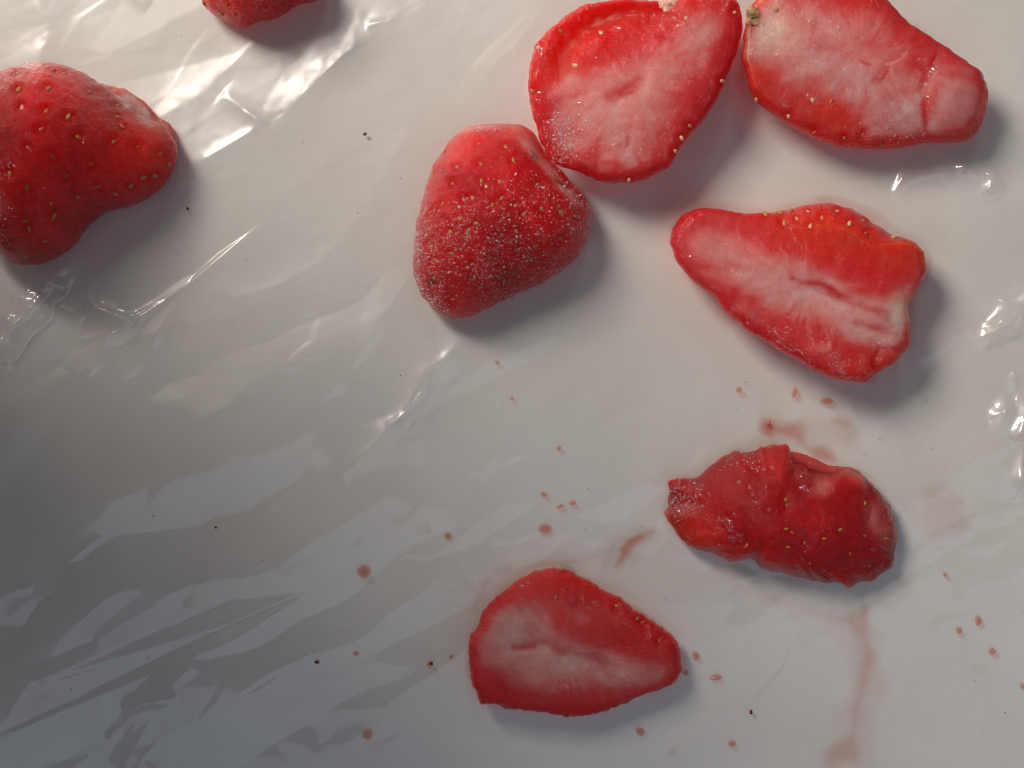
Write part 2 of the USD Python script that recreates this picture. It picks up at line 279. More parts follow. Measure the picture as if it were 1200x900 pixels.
def film_z(x, y):
    px, py = in_px(x, y)
    p3 = np.stack([x, y, 0 * x], -1)
    left = smoothstep(620, 250, px - 0.25 * (py - 450))          # the film is crumpled more towards the left
    corner = smoothstep(1040, 1180, px) * smoothstep(700, 450, py)
    top = smoothstep(160, -20, py) * smoothstep(560, 300, px)
    z = 0.8 * MM * (fbm(p3 * 38, 2, 5) - 0.5) * (0.35 + 0.65 * left)
    calm = (1 - 0.65 * smoothstep(300, 150, py) * smoothstep(620, 480, px)) * (1 - 0.75 * smoothstep(640, 740, px) * smoothstep(660, 740, py))
    z = z + FA(x, y) * calm * (0.36 + 0.54 * left + 0.5 * corner + .3 * top) + FB(x, y) * (0.36 + 0.55 * left * smoothstep(250, 500, py) + 0.6 * corner) + FC(x, y) * (0.9 * smoothstep(330, 60, px - .2 * (py - 700)) * smoothstep(520, 700, py) + 1.1 * smoothstep(190, 60, px) * smoothstep(290, 330, py) * smoothstep(470, 400, py) + 0.5 * corner)
    # long pleats that run up to the right across the slack lower left: flat strips that tilt to and fro
    v = -0.53 * x + 0.85 * y + 10 * MM * (fbm(p3 * 34, 3, 41) - 0.5) * 2
    ph = v / (17 * MM); tri = np.abs((ph - np.floor(ph)) - 0.42) ; tri = np.where(ph - np.floor(ph) < 0.42, tri / 0.42, tri / 0.58)
    slack = smoothstep(560, 380, px) * smoothstep(360, 480, py + 0.25 * px)
    z = z + 0.85 * MM * tri * slack * (0.5 + fbm(p3 * 60, 2, 44))
    P = np.stack([px, py], -1)
    wob = (fbm(p3 * 260, 3, 9) - 0.5)
    for path, w, h in CREASES:
        lo, hi = np.min(path, 0) - 90, np.max(path, 0) + 90
        m = (px > lo[0]) & (px < hi[0]) & (py > lo[1]) & (py < hi[1])
        if not m.any(): continue
        d, par = seg_dist(P[m], path)
        d = np.abs(d * 0.125 + wob[m] * 1.4 * min(w, 1.2))
        k = h * MM * np.exp(-(d / w) ** 1.25) * (4 * par * (1 - par)) ** 0.5 * (0.75 + 0.7 * wob[m])
        z[m] += k
    return z

def film_height(x, y):
    """film height with the sheet pressed flat where a strawberry lies on it"""
    z = FLAT + film_z(x, y)
    P = shapely.points(x, y)
    d = np.full(np.shape(x), 1.0)
    for f in FOOT:
        d = np.minimum(d, shapely.distance(f, P))
    w = smoothstep(0.0, 3.2 * MM, d)
    z = FLAT * (1 - w) + z * w
    return np.maximum(z, 0.12 * MM) if np.ndim(z) else max(z, 0.12 * MM)

def axis(half, fine, far, step):
    a = np.arange(-fine, fine + step / 2, step); out = [fine]; s = step
    while out[-1] < far: s *= 1.18; out.append(out[-1] + s)
    out = np.array(out[1:]); return np.r_[-out[::-1], a, out]
gx, gy = axis(0, 0.084, 0.20, 0.30 * MM), axis(0, 0.064, 0.17, 0.30 * MM)
X, Y = np.meshgrid(gx, gy)
xf, yf = X.ravel(), Y.ravel()
zf = film_height(xf, yf)
idx = np.arange(X.size).reshape(X.shape)
q = np.stack([idx[:-1, :-1], idx[:-1, 1:], idx[1:, 1:], idx[1:, :-1]], -1).reshape(-1, 4)
fpx, fpy = in_px(xf, yf); fp = np.stack([fpx, fpy], 1); f3 = np.stack([xf, yf, 0 * xf], 1)
def soft_spot(cx, cy, rx, ry, deg):
    a = math.radians(deg); d = fp - (cx, cy); u = d[:, 0] * math.cos(a) + d[:, 1] * math.sin(a); v = -d[:, 0] * math.sin(a) + d[:, 1] * math.cos(a)
    return np.exp(-((u / rx) ** 2 + (v / ry) ** 2))
# where the film is rubbed dull and milky
scuff = np.clip((soft_spot(290, 120, 230, 75, -38) + 0.8 * soft_spot(60, 20, 90, 110, 0) + 0.5 * soft_spot(480, 480, 120, 30, -52)) * (0.2 + 1.5 * fbm(f3 * 130, 4, 12)), 0, 1)
film = obj('plastic_film', (np.stack([xf, yf, zf], 1), q), 'plastic_film', attrs={'scuff': scuff})
tag(film, 'clear crumpled plastic film spread over the white table under the strawberries', 'plastic film')

# ------------------------------------------------------------------ strawberries
RED = np.array([0.70, 0.010, 0.011]); BRIGHT = np.array([0.92, 0.032, 0.013]); DEEP = np.array([0.36, 0.004, 0.007])
PALE = np.array([0.92, 0.32, 0.30]); CREAM = np.array([0.88, 0.46, 0.36]); PINK = np.array([0.86, 0.095, 0.095])

def mixc(a, b, f):
    return a + (np.asarray(b) - a) * np.clip(f, 0, 1)[:, None]

def blob(P, c, rx, ry, deg, k=1.3):
    a = math.radians(deg); d = P - np.asarray(c)
    u = d[:, 0] * math.cos(a) + d[:, 1] * math.sin(a); v = -d[:, 0] * math.sin(a) + d[:, 1] * math.cos(a)
    return np.exp(-((u / rx) ** 2 + (v / ry) ** 2) ** k)

def seed_mesh(length, width, rng):
    m = trimesh.creation.icosphere(1, 1.0)
    v = m.vertices.copy()
    taper = 1 - 0.35 * np.clip(v[:, 0], -1, 1)
    v[:, 1] *= taper; v[:, 2] *= taper
    return v * [length / 2, width / 2, width * 0.36], m.faces

def grid_faces(a, b):
    """quads between two closed rings of indices"""
    return np.stack([a, np.roll(a, -1), np.roll(b, -1), b], 1)

def berry(name, label, outline, zoom, cut_up, zr, height, seed, crown=None, split=0.962, tilt=(0, 0), under=2.2, dome=(2.3, 0.55),
          features=(), color=None, frost=None, seeds=(), seed_mat=('seed_gold', 'seed_brown'), seed_len=1.08, flesh_outline=None, rim_round=0.8, bumpy=0.10, extra=None, grains=0, lift=0.0, skin='strawberry_skin', pit=1.0, beads=None, slab_pale=1.0):
    N, RI, RO, RL = 460, 96, 14, 30
    rng = np.random.default_rng(seed)
    S = np.array(at(*spline(outline, N).T, z=zr)).T
    Sp = spline(outline, N)
    c = crown if crown is not None else np.mean(Sp, 0)
    cw = np.array(at(*c, z=zr))
    ang = np.linspace(0, 2 * np.pi, N, endpoint=False)
    nrm = (S - cw) / np.linalg.norm(S - cw, axis=1, keepdims=True)
    j = (fbm(np.stack([S[:, 0], S[:, 1], 0 * ang], 1) * 900, 3, seed) - 0.5)
    j2 = np.clip(noise(np.stack([S[:, 0], S[:, 1], 0 * ang], 1) * 700, seed + 40) - 0.70, 0, 1)
    S = S + nrm * (j[:, None] * 2.2 + j2[:, None] * 2.0) * bumpy * 2 * MM
    scale = np.sqrt(abs(Polygon(S).area) / np.pi)
    sp = split(Sp) if callable(split) else np.full(N, split)
    k = np.ones(5) / 5; sp = np.convolve(np.r_[sp[-2:], sp, sp[:2]], k, 'valid')
    base = np.array([cw[0], cw[1], FLAT + 0.03 * MM + lift])
    # ring radii of the upper surface
    ti = 1 - (1 - np.linspace(0, 1, RI + 1)[1:]) ** 1.25
    si = sp[None, :] * ti[:, None]
    to = np.linspace(0, 1, RO + 1)[1:]; so = sp[None, :] + (1 - sp[None, :]) * to[:, None]
    s_up = np.vstack([si, so])
    XY = cw + s_up[..., None] * (S - cw)[None]
    flat = XY.reshape(-1, 2); sv = s_up.ravel(); spv = np.broadcast_to(sp, s_up.shape).ravel()
    allxy = np.vstack([[cw], flat]); alls = np.r_[0, sv]; allsp = np.r_[sp.mean(), spv]
    P = np.stack([600 + allxy[:, 0] / (PX * (CAM_H - zr) / CAM_H), 450 - allxy[:, 1] / (PX * (CAM_H - zr) / CAM_H)], 1)   # its photograph pixel, to read the marks by
    Q = (P - np.array(zoom[:2])) * zoom[2]                    # the close-up's own coordinates
    q3 = np.stack([allxy[:, 0], allxy[:, 1], 0 * alls], 1)
    zrim = zr + tilt[0] * (allxy[:, 0] - cw[0]) + tilt[1] * (allxy[:, 1] - cw[1])
    if cut_up:
        z = zrim + (height(Q) if callable(height) else height) * (1 - alls ** 2)
        z += (fbm(q3 * 170, 3, seed + 1) - 0.5) * 1.5 * MM * np.clip(1.25 - alls, 0, 1) + (fbm(q3 * 620, 3, seed + 2) - 0.5) * 0.42 * MM
        e = np.clip((alls - (allsp - rim_round * MM / scale)) / (1 - allsp + rim_round * MM / scale), 0, 1)
        drop = np.minimum(1.0 * MM + (1 - allsp) * scale * 1.1, zr * 0.7)
        z -= drop * (1 - np.sqrt(np.clip(1 - e ** 2.2, 0, 1)))
    else:
        H = height(Q) if callable(height) else np.full(len(Q), height)
        z = zrim + H * (1 - alls ** dome[0]) ** dome[1]
        z += ((fbm(q3 * 150, 3, seed + 1) - 0.5) * 1.1 * MM + (fbm(q3 * 1100, 2, seed + 2) - 0.5) * 0.16 * MM) * (1 - alls ** 6)
    fade = np.clip((1 - alls) / 0.06, 0, 1)
    deepfade = np.clip((allsp - 0.015 - alls) / 0.06, 0, 1) if cut_up else fade
    for f in features:
        kind = f[0]
        if kind == 'groove':
            _, path, w, dep = f
            if cut_up and w < 1.0: dep = dep * 0.6
            d, par = seg_dist(Q, path); d = d / zoom[2] * 0.125 + (fbm(q3 * 700, 2, seed + 5) - 0.5) * w * 0.9
            z -= dep * MM * (1 if w > 0.95 else 0.25 + 1.3 * fbm(q3 * 380, 3, seed + 8)) * np.exp(-(d / w) ** 2) * (4 * par * (1 - par) + 0.15).clip(0, 1) ** 0.5 * (deepfade if dep > 0.7 else fade)
        elif kind == 'lump':
            _, cc, rx, ry, deg, hh = f
            z += hh * MM * blob(Q, cc, rx, ry, deg) * fade
        elif kind == 'step':                                # ground raised on the right-hand side of a path
            _, path, w, hh, reach = f
            path = np.asarray(path, float); d, par = seg_dist(Q, path)
            i = np.clip((par * (len(path) - 1)).astype(int), 0, len(path) - 2)
            a, b = path[i], path[i + 1]
            side = np.sign((b - a)[:, 0] * (Q - a)[:, 1] - (b - a)[:, 1] * (Q - a)[:, 0])
            dm = side * d / zoom[2] * 0.125 + (fbm(q3 * 900, 2, seed + 6) - 0.5) * 0.5
            z += hh * MM * smoothstep(-w, w, dm) * np.exp(-np.clip(dm, 0, 9) / reach) * smoothstep(0, .15, par) * smoothstep(1, .85, par) * fade
        elif kind == 'func':
            z += f[1](Q, q3, alls) * MM * fade
    # seeds sit in small pits
    tree = cKDTree(allxy); seed_at = []
    for sd in seeds:
        qx, qy = sd[:2]
        pp = np.array([zoom[0] + qx / zoom[2], zoom[1] + qy / zoom[2]])
        w = np.array(at(*pp, z=zr + (0 if cut_up else 0.0)))
        d, i = tree.query(w)
        near = tree.query_ball_point(allxy[i], 2.4 * MM)
        r = np.linalg.norm(allxy[near] - allxy[i], axis=1) / MM
        if not cut_up or alls[i] > allsp[i] * 0.9:
            z[near] += pit * (-0.58 * np.exp(-(r / 0.8) ** 2) + 0.13 * np.exp(-((r - 1.25) / 0.5) ** 2)) * MM * fade[near]
        seed_at.append((i, sd[2] if len(sd) > 2 else None))
    z = np.maximum(z, 0.25 * MM)
    # colours
    tint = color(Q, alls, q3, ang) if color else np.tile(RED, (len(Q), 1))
    fr = frost(Q, alls, q3) if frost else np.zeros(len(Q))
    tint = np.clip(tint, 0.004, 0.9)
    V = np.column_stack([allxy - cw, z])
    rim_z = z[1 + (RI + RO - 1) * N:]
    ring = lambda r: 1 + r * N + np.arange(N)
    # lower, outer surface
    if cut_up:
        tl = np.linspace(1, 0.0, RL + 1)[1:-1]
        sl = np.sin(tl * np.pi / 2)
        low = np.stack([np.column_stack([s * (S - cw), rim_z * (1 - (1 - s ** under) ** 0.55)]) for s in sl])
    else:
        tl = np.linspace(1, 0, 14)[1:-1]
        low = np.stack([np.column_stack([(s * (S - cw)) * (1 - 0.0 * s), 0.02 * MM + rim_z * s ** 14]) for s in tl])
    t = thing(name, label, 'strawberry', base, group=None)
    centre_low = np.array([[0, 0, 0.0]])
    L = low.reshape(-1, 3); nl = len(low)
    tint_low = np.tile(RED * 0.85, (len(L) + 1, 1))
    def sub(vi):                                             # attributes of the upper vertices
        return tint[vi], fr[vi]
    if cut_up:
        # flesh: the cut face down to a bowl-shaped underside
        fi = np.r_[0, np.concatenate([ring(r) for r in range(RI)])]
        ftop = V[fi]
        bs = np.linspace(1, 0, 12)[1:-1]
        edge = V[ring(RI - 1)]
        depth = 0.55 * zr
        inter = np.concatenate([np.column_stack([edge[:, :2] * s, edge[:, 2] - 0.25 * MM - depth * (1 - s ** 3)]) for s in bs])
        interc = np.array([[0, 0, edge[:, 2].mean() - 0.25 * MM - depth]])
        vf = np.vstack([ftop, inter, interc]); n0 = len(ftop)
        F = [np.stack([np.zeros(N, int), 1 + np.arange(N), 1 + np.roll(np.arange(N), -1)], 1)]
        Qd = [grid_faces(1 + (r + 1) * N + np.arange(N), 1 + r * N + np.arange(N)) for r in range(RI - 1)]
        rr = [1 + (RI - 1) * N + np.arange(N)] + [n0 + k2 * N + np.arange(N) for k2 in range(len(bs))]
        Qd += [grid_faces(rr[k2 + 1], rr[k2]) for k2 in range(len(bs))]
        last = rr[-1]; cidx = len(vf) - 1
        F += [np.stack([np.full(N, cidx), np.roll(last, -1), last], 1)]
        Qd = np.vstack(Qd); F = np.vstack(F + [Qd[:, [0, 1, 2]], Qd[:, [0, 2, 3]]])
        tf, ff = sub(fi); pad = len(vf) - n0
        obj('cut_face', orient(vf, F), 'strawberry_flesh', t, attrs={'tint': np.vstack([tf, np.tile(PINK, (pad, 1))]), 'frost': np.r_[ff, np.zeros(pad)]})
        # skin: rim band, outer bowl, and the inside that cups the flesh
        up = np.concatenate([ring(r) for r in range(RI - 1, RI + RO)])
        vs = np.vstack([V[up], L, centre_low, inter - [0, 0, 0.04 * MM], interc - [0, 0, 0.04 * MM]])
        nu, rows = len(up), RO + 1
        seq = [np.arange(N) + r * N for r in range(rows)] + [nu + k2 * N + np.arange(N) for k2 in range(nl)]
        Qd = [grid_faces(seq[k2 + 1], seq[k2]) for k2 in range(len(seq) - 1)]
        ci = nu + nl * N
        F = [np.stack([np.full(N, ci), np.roll(seq[-1], -1), seq[-1]], 1)]
        iseq = [seq[0]] + [ci + 1 + k2 * N + np.arange(N) for k2 in range(len(bs))]
        Qd += [grid_faces(iseq[k2], iseq[k2 + 1]) for k2 in range(len(bs))]
        F += [np.stack([np.full(N, len(vs) - 1), iseq[-1], np.roll(iseq[-1], -1)], 1)]
        Qd = np.vstack(Qd); F = np.vstack(F + [Qd[:, [0, 1, 2]], Qd[:, [0, 2, 3]]])
        tu, fu = sub(up)
        tu = mixc(tu, RED * 0.9, np.linspace(0, 1, rows).repeat(N))
        pad = len(vs) - nu
        obj('skin', orient(vs, F), skin, t, attrs={'tint': np.vstack([tu, np.tile(RED * 0.9, (pad, 1))]), 'frost': np.r_[fu, np.zeros(pad)]})
    else:
        vs = np.vstack([V, L, centre_low]); nu = len(V); R = RI + RO
        seq = [ring(r) for r in range(R)] + [nu + k2 * N + np.arange(N) for k2 in range(nl)]
        Qd = np.vstack([grid_faces(seq[k2 + 1], seq[k2]) for k2 in range(len(seq) - 1)])
        F = [np.stack([np.zeros(N, int), seq[0], np.roll(seq[0], -1)], 1), np.stack([np.full(N, len(vs) - 1), np.roll(seq[-1], -1), seq[-1]], 1)]
        F = np.vstack(F + [Qd[:, [0, 1, 2]], Qd[:, [0, 2, 3]]])
        obj('skin', orient(vs, F), skin, t, attrs={'tint': np.vstack([tint, tint_low]), 'frost': np.r_[fr, np.zeros(len(L) + 1)]})
        if flesh_outline is not None:
            flesh_slab(t, flesh_outline, cw, seed, rng, slab_pale)
    # vertex normals of the upper surface, for things that sit on it
    Qu = np.vstack([grid_faces(ring(r + 1), ring(r)) for r in range(RI + RO - 1)])
    fn = np.cross(V[Qu[:, 2]] - V[Qu[:, 0]], V[Qu[:, 3]] - V[Qu[:, 1]]); VN = np.zeros_like(V)
    for kk in range(4): np.add.at(VN, Qu[:, kk], fn)
    VN /= np.linalg.norm(VN, axis=1, keepdims=True) + 1e-15; VN *= np.where(VN[:, 2:] < 0, -1, 1); VN[0] = (0, 0, 1)
    for i, mname in seed_at:
        ln = seed_len * rng.uniform(0.85, 1.12) * MM
        v, f = seed_mesh(ln, ln * rng.uniform(0.52, 0.66), rng)
        n = VN[i]; tdir = np.array([*(np.array(at(*Sp[0], z=zr)) * 0 + (V[i, :2] if np.linalg.norm(V[i, :2]) > 1e-6 else [1, 0])), 0]) + rng.normal(0, 0.35, 3) * np.linalg.norm(V[i, :2])
        tdir -= n * (tdir @ n); tdir /= np.linalg.norm(tdir) + 1e-12
        M = np.stack([tdir, np.cross(n, tdir), n], 1)
        v = v @ M.T + V[i] + n * rng.uniform(-0.10, 0.06) * MM
        obj('seed', (v, f), mname or seed_mat[int(rng.integers(len(seed_mat)))], t)
    if grains:                                               # loose ice crystals on the skin
        w = np.clip(fr, 0, 1) ** 1.5 * np.clip((1 - alls) / 0.03, 0, 1) * np.maximum(alls, 0.02); w /= w.sum()
        pick = rng.choice(len(V), grains, p=w)
        ico = trimesh.creation.icosphere(0, 1.0); vv, ffc = [], []
        for n_, i in enumerate(pick):
            r = rng.gamma(3.0, 0.016) * MM
            q_ = ico.vertices * rng.uniform(0.5, 1.2, (12, 1)) * [r * 1.4, r, r * 0.9]
            a = rng.uniform(0, 6.28); q_ = q_ @ np.array([[math.cos(a), math.sin(a), 0], [-math.sin(a), math.cos(a), 0], [0, 0, 1]])
            vv.append(q_ + V[i] + VN[i] * r * 0.5); ffc.append(ico.faces + 12 * n_)
        tag(obj('ice_crystals', (np.vstack(vv), np.vstack(ffc)), 'frost_ice', t, smooth=False), kind='stuff')
    if beads:                                                # beads of meltwater standing on the wet surface
        w = np.zeros(len(V))
        for b in beads[1]: w += b[-1] * blob(Q, *b[:-1])
        w = w * np.clip((allsp - alls) / 0.02, 0.15, 1) * np.maximum(alls, 0.02) * (fbm(q3 * 500, 3, seed + 90) > 0.5); w /= w.sum()
        cap = trimesh.creation.icosphere(2, 1.0); vv, ffc = [], []; nv = len(cap.vertices)
        for n_, i in enumerate(rng.choice(len(V), beads[0], p=w)):
            rr_ = min(rng.gamma(3.0, 0.062), 0.48) * MM
            n = VN[i]; a = np.cross(n, [0.3, 1, 0.1]); a /= np.linalg.norm(a); M = np.stack([a, np.cross(n, a), n], 1)
            vv.append((cap.vertices * [rr_ * rng.uniform(1, 1.7), rr_, rr_ * 0.42]) @ M.T + V[i]); ffc.append(cap.faces + nv * n_)
        tag(obj('meltwater_beads', (np.vstack(vv), np.vstack(ffc)), 'bead', t), kind='stuff')
    if extra: extra(t, V, VN, allxy, tree, zoom, zr, rng, base)
    return t

def orient(v, f):
    """turns the triangles outwards"""
    a, b, c = v[f[:, 0]], v[f[:, 1]], v[f[:, 2]]
    keep = np.linalg.norm(np.cross(b - a, c - a), axis=1) > 1e-16
    f = f[keep]
    vol = np.einsum('ij,ij->i', v[f[:, 0]], np.cross(v[f[:, 1]], v[f[:, 2]])).sum()
    return v, (f if vol > 0 else f[:, ::-1])

def flesh_slab(t, outline, cw, seed, rng, pale=1.0):
    """the cut underside that shows past the edge of the skin"""
    N, R = 300, 24
    S = np.array(at(*spline(outline, N).T, z=1.2 * MM)).T - cw
    j = fbm(np.column_stack([S, 0 * S[:, 0]]) * 900, 3, seed + 7) - 0.5
    S = S * (1 + j * 0.02)[:, None]
    ss = np.r_[np.linspace(0.3, 0.9, 8), np.linspace(0.91, 1, R - 8)]
    up = np.vstack([np.column_stack([S * s, np.full(N, 1.9 * MM) * np.sqrt(1 - 0.75 * max(0, (s - 0.9) / 0.1) ** 2.2) + (fbm(np.column_stack([S * s, 0 * j]) * 800, 3, seed + 3) - 0.5) * 0.5 * MM]) for s in ss])
    lo = np.column_stack([S * 0.985, np.full(N, 0.06 * MM)])
    v = np.vstack([up, lo, [[0, 0, 1.9 * MM], [0, 0, 0.06 * MM]]])
    seq = [k * N + np.arange(N) for k in range(R + 1)]
    Qd = np.vstack([grid_faces(seq[k + 1], seq[k]) for k in range(R)])
    F = np.vstack([Qd[:, [0, 1, 2]], Qd[:, [0, 2, 3]], np.stack([np.full(N, len(v) - 2), seq[0], np.roll(seq[0], -1)], 1), np.stack([np.full(N, len(v) - 1), np.roll(seq[-1], -1), seq[-1]], 1)])
    n = fbm(v * 500, 3, seed + 11)
    tint = mixc(np.tile(PINK, (len(v), 1)), PALE, (n - 0.35) * 2.2 * pale)
    tint = mixc(tint, RED, np.full(len(v), 0.75 * (1 - pale)))
    tint = mixc(tint, RED, np.clip((np.r_[np.repeat(ss, N), np.ones(N), 0, 0] - 0.955) / 0.05, 0, 1))
    obj('cut_face', orient(v, F), 'strawberry_flesh', t, attrs={'tint': tint, 'frost': np.clip(n - 0.4, 0, 1) * 1.2})

def fibres(Q, s, ang_of, seed, n=70):
    """pale threads that run from the core to the rim"""
    c = Q.mean(0); a = np.arctan2(Q[:, 1] - c[1], Q[:, 0] - c[0])
    return fbm(np.stack([np.cos(a) * n * 0.16, np.sin(a) * n * 0.16, s * 2.2], 1), 3, seed) - 0.5

def skin_color(deep=(), pale=(), bright=(), dark=0.62):
    def f(Q, s, q3, ang):
        c = np.tile(RED, (len(Q), 1))
        n = fbm(q3 * 140, 3, 77) - 0.5
        c = mixc(c, DEEP, dark + n * 1.8)
        for b in deep: c = mixc(c, DEEP * 0.7, b[-1] * blob(Q, *b[:-1]))
        for b in bright: c = mixc(c, BRIGHT, b[-1] * blob(Q, *b[:-1]))
        for b in pale: c = mixc(c, PALE, b[-1] * blob(Q, *b[:-1]) * (0.6 + 1.2 * (fbm(q3 * 800, 3, 5))))
        return c
    return f

def cut_color(pale, cream=(), bright=(), deep=(), grooves=(), band=0.90, seed=1, strength=1.0):
    def f(Q, s, q3, ang):
        c = mixc(np.tile(RED, (len(Q), 1)), DEEP, smoothstep(0.80, 0.97, s) * (0.35 + 0.9 * (fbm(q3 * 200, 3, seed + 30) - 0.2)))
        wq = Q + 60 * np.stack([fbm(q3 * 230, 3, seed) - 0.5, fbm(q3 * 230, 3, seed + 50) - 0.5], 1)
        keep = np.ones(len(Q))
        for b in pale: keep *= 1 - np.clip(b[-1] * blob(wq, *b[:-1], k=0.85), 0, 1)
        p = 1 - keep
        fb = fibres(Q, s, ang, seed + 3) * smoothstep(0.10, 0.45, s)
        patch = fbm(q3 * 420, 4, seed + 9) - 0.5
        p = np.clip(p * (1 + 0.55 * fb + 0.35 * patch) + 0.10 * (fb + patch), 0, 1)
        p *= smoothstep(1.0, band - 0.12, s)
        c = mixc(c, PINK, np.clip(p * 1.35, 0, 1)); c = mixc(c, PALE, np.clip((p - 0.32) * 1.40, 0, 1) * strength)
        for b in bright: c = mixc(c, BRIGHT, b[-1] * blob(wq, *b[:-1]))
        for b in deep: c = mixc(c, DEEP, b[-1] * blob(wq, *b[:-1]))
        for b in cream: c = mixc(c, CREAM, b[-1] * blob(wq, *b[:-1]) * (0.7 + fbm(q3 * 600, 3, 4) * 0.6))
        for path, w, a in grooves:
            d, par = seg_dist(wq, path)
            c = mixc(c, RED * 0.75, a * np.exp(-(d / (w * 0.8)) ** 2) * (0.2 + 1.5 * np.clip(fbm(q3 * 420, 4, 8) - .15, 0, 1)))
        return c
    return f

def spread(poly, gap, seed, inset=0.0):
    """evenly spread seed places inside a close-up polygon, for skin whose seeds are too faint to read one by one"""
    r = np.random.default_rng(seed); P = Polygon(poly); x0, y0, x1, y1 = P.bounds; out = []
    for _ in range(4000):
        p = r.uniform((x0, y0), (x1, y1))
        if P.contains(shapely.Point(p)) and all(math.hypot(p[0] - o[0], p[1] - o[1]) > gap for o in out): out.append(tuple(p))
    return out

# 1: the big one at the left edge, skin up
Z1 = (0, 60, 3.4625)
S1 = [(208,232,'seed_gold'),(306,222,'seed_gold'),(98,256,'seed_gold'),(237,311,'seed_pale'),(390,333,'seed_gold'),(322,320,'seed_brown'),(420,203,'seed_brown'),(425,408,'seed_gold'),(530,410,'seed_brown'),(607,415,'seed_brown'),(525,300,'seed_brown'),(313,395,'seed_red'),(345,492,'seed_red'),(458,505,'seed_red'),(150,437,'seed_red'),(80,455,'seed_red'),(35,365,'seed_brown'),(128,340,'seed_red'),(18,280,'seed_gold'),(285,120),(322,130,'seed_brown'),(165,145),(75,165),(380,620),(305,655),(210,720),(213,752),(505,235,'seed_brown'),(550,340,'seed_red'),(675,430,'seed_brown'),(195,560),(115,520),(370,550,'seed_red'),(650,520),(615,530),(570,565),(510,600),(300,700),(120,800),(60,700),(20,600),(30,760),(250,610),(455,580),(60,90),(130,72),(270,470,'seed_red'),(700,470),(240,790),(-50,300),(-60,430),(-50,560)]
berry('strawberry', 'large dark red strawberry half, skin side up, cut off by the left edge', O1, Z1, False, 3.0 * MM,
      lambda Q: (16.0 - 6.5 * smoothstep(250, 680, Q[:, 0])) * MM, 101, dome=(2.0, 0.6),
      features=[('groove', [(420,140),(540,250),(660,300)], 1.5, 1.0), ('groove', [(330,760),(420,600),(380,450)], 3.0, 1.2), ('lump', (150,250), 200, 140, 0, 0.6)],
      color=skin_color(dark=.8, deep=[((150,420),160,140,0,.7)], pale=[((520,205),55,26,50,.9),((600,280),70,20,45,.5),((60,640),90,70,30,.45)], bright=[((640,420),90,120,20,.5)]),
      frost=lambda Q, s, q3: np.clip(1.05 * blob(Q, (50,640), 130, 170, 0) + .45 * blob(Q, (80,150), 120, 50, 0) + .35 * blob(Q, (190,530), 60, 60, 0) + .8 * blob(Q, (515,200), 40, 25, 40), 0, 1),
      seeds=S1, flesh_outline=O1F, beads=(90, [((60,640),110,150,0,1.),((515,200),50,30,40,1.5),((300,130),160,60,10,.5),((0,430),60,80,0,1.)]), grains=700)

# 2: at the top edge
Z2 = (200, 0, 4)
berry('strawberry', 'dark red strawberry cut off by the top edge, only its seeded lower skin showing', O2, Z2, False, 2.0 * MM, 10.5 * MM, 102, dome=(2.4, 0.6),
      color=skin_color(deep=[((400,20),300,120,0,.4)], bright=[((300,60),80,60,0,.3)]), frost=lambda Q, s, q3: .25 * blob(Q, (300,40), 140, 80, 0), beads=(70, [((300,40),160,90,0,1.)]),
      seeds=[(172,38,'seed_gold'),(255,90,'seed_gold'),(300,78,'seed_red'),(240,50),(340,60,'seed_red'),(290,20,'seed_pale'),(385,90),(420,50,'seed_red'),(470,80),(520,55),(560,30),(480,20,'seed_red'),(330,112),(220,10),(400,0),(590,10,'seed_red'),(350,20,'seed_red')] + spread([(170,-20),(700,-20),(560,-200),(250,-140)], 60, 4), seed_mat=('seed_red', 'seed_brown'), grains=120)

# 3: the frosty one
Z3 = (460, 130, 3.4615)
END3 = [(480,85),(545,170),(610,265),(680,345),(745,395)]
S3 = [(355,168,'seed_gold'),(270,265,'seed_gold'),(365,258,'seed_gold'),(490,240,'seed_gold'),(460,185,'seed_gold'),(385,348,'seed_pale'),(410,420),(500,420),(600,430,'seed_gold'),(670,420,'seed_gold'),(250,600),(245,520),(215,178),(318,520),(245,128),(755,410),(500,520),(205,270),(170,255),(300,400),(560,620),(420,620),(640,560),(330,700),(180,430),(160,560),(250,770),(450,700),(180,760)]
def end3(Q, q3, s):
    d, par = seg_dist(Q, END3)
    side = (Q[:, 0] - 612) * 0.764 - (Q[:, 1] - 262) * 0.645          # beyond the line: the flat stalk end
    return -3.2 * smoothstep(0, 120, side) - 0.9 * np.exp(-((side - 25) / 26) ** 2) * smoothstep(0, .2, par) * smoothstep(1, .8, par)
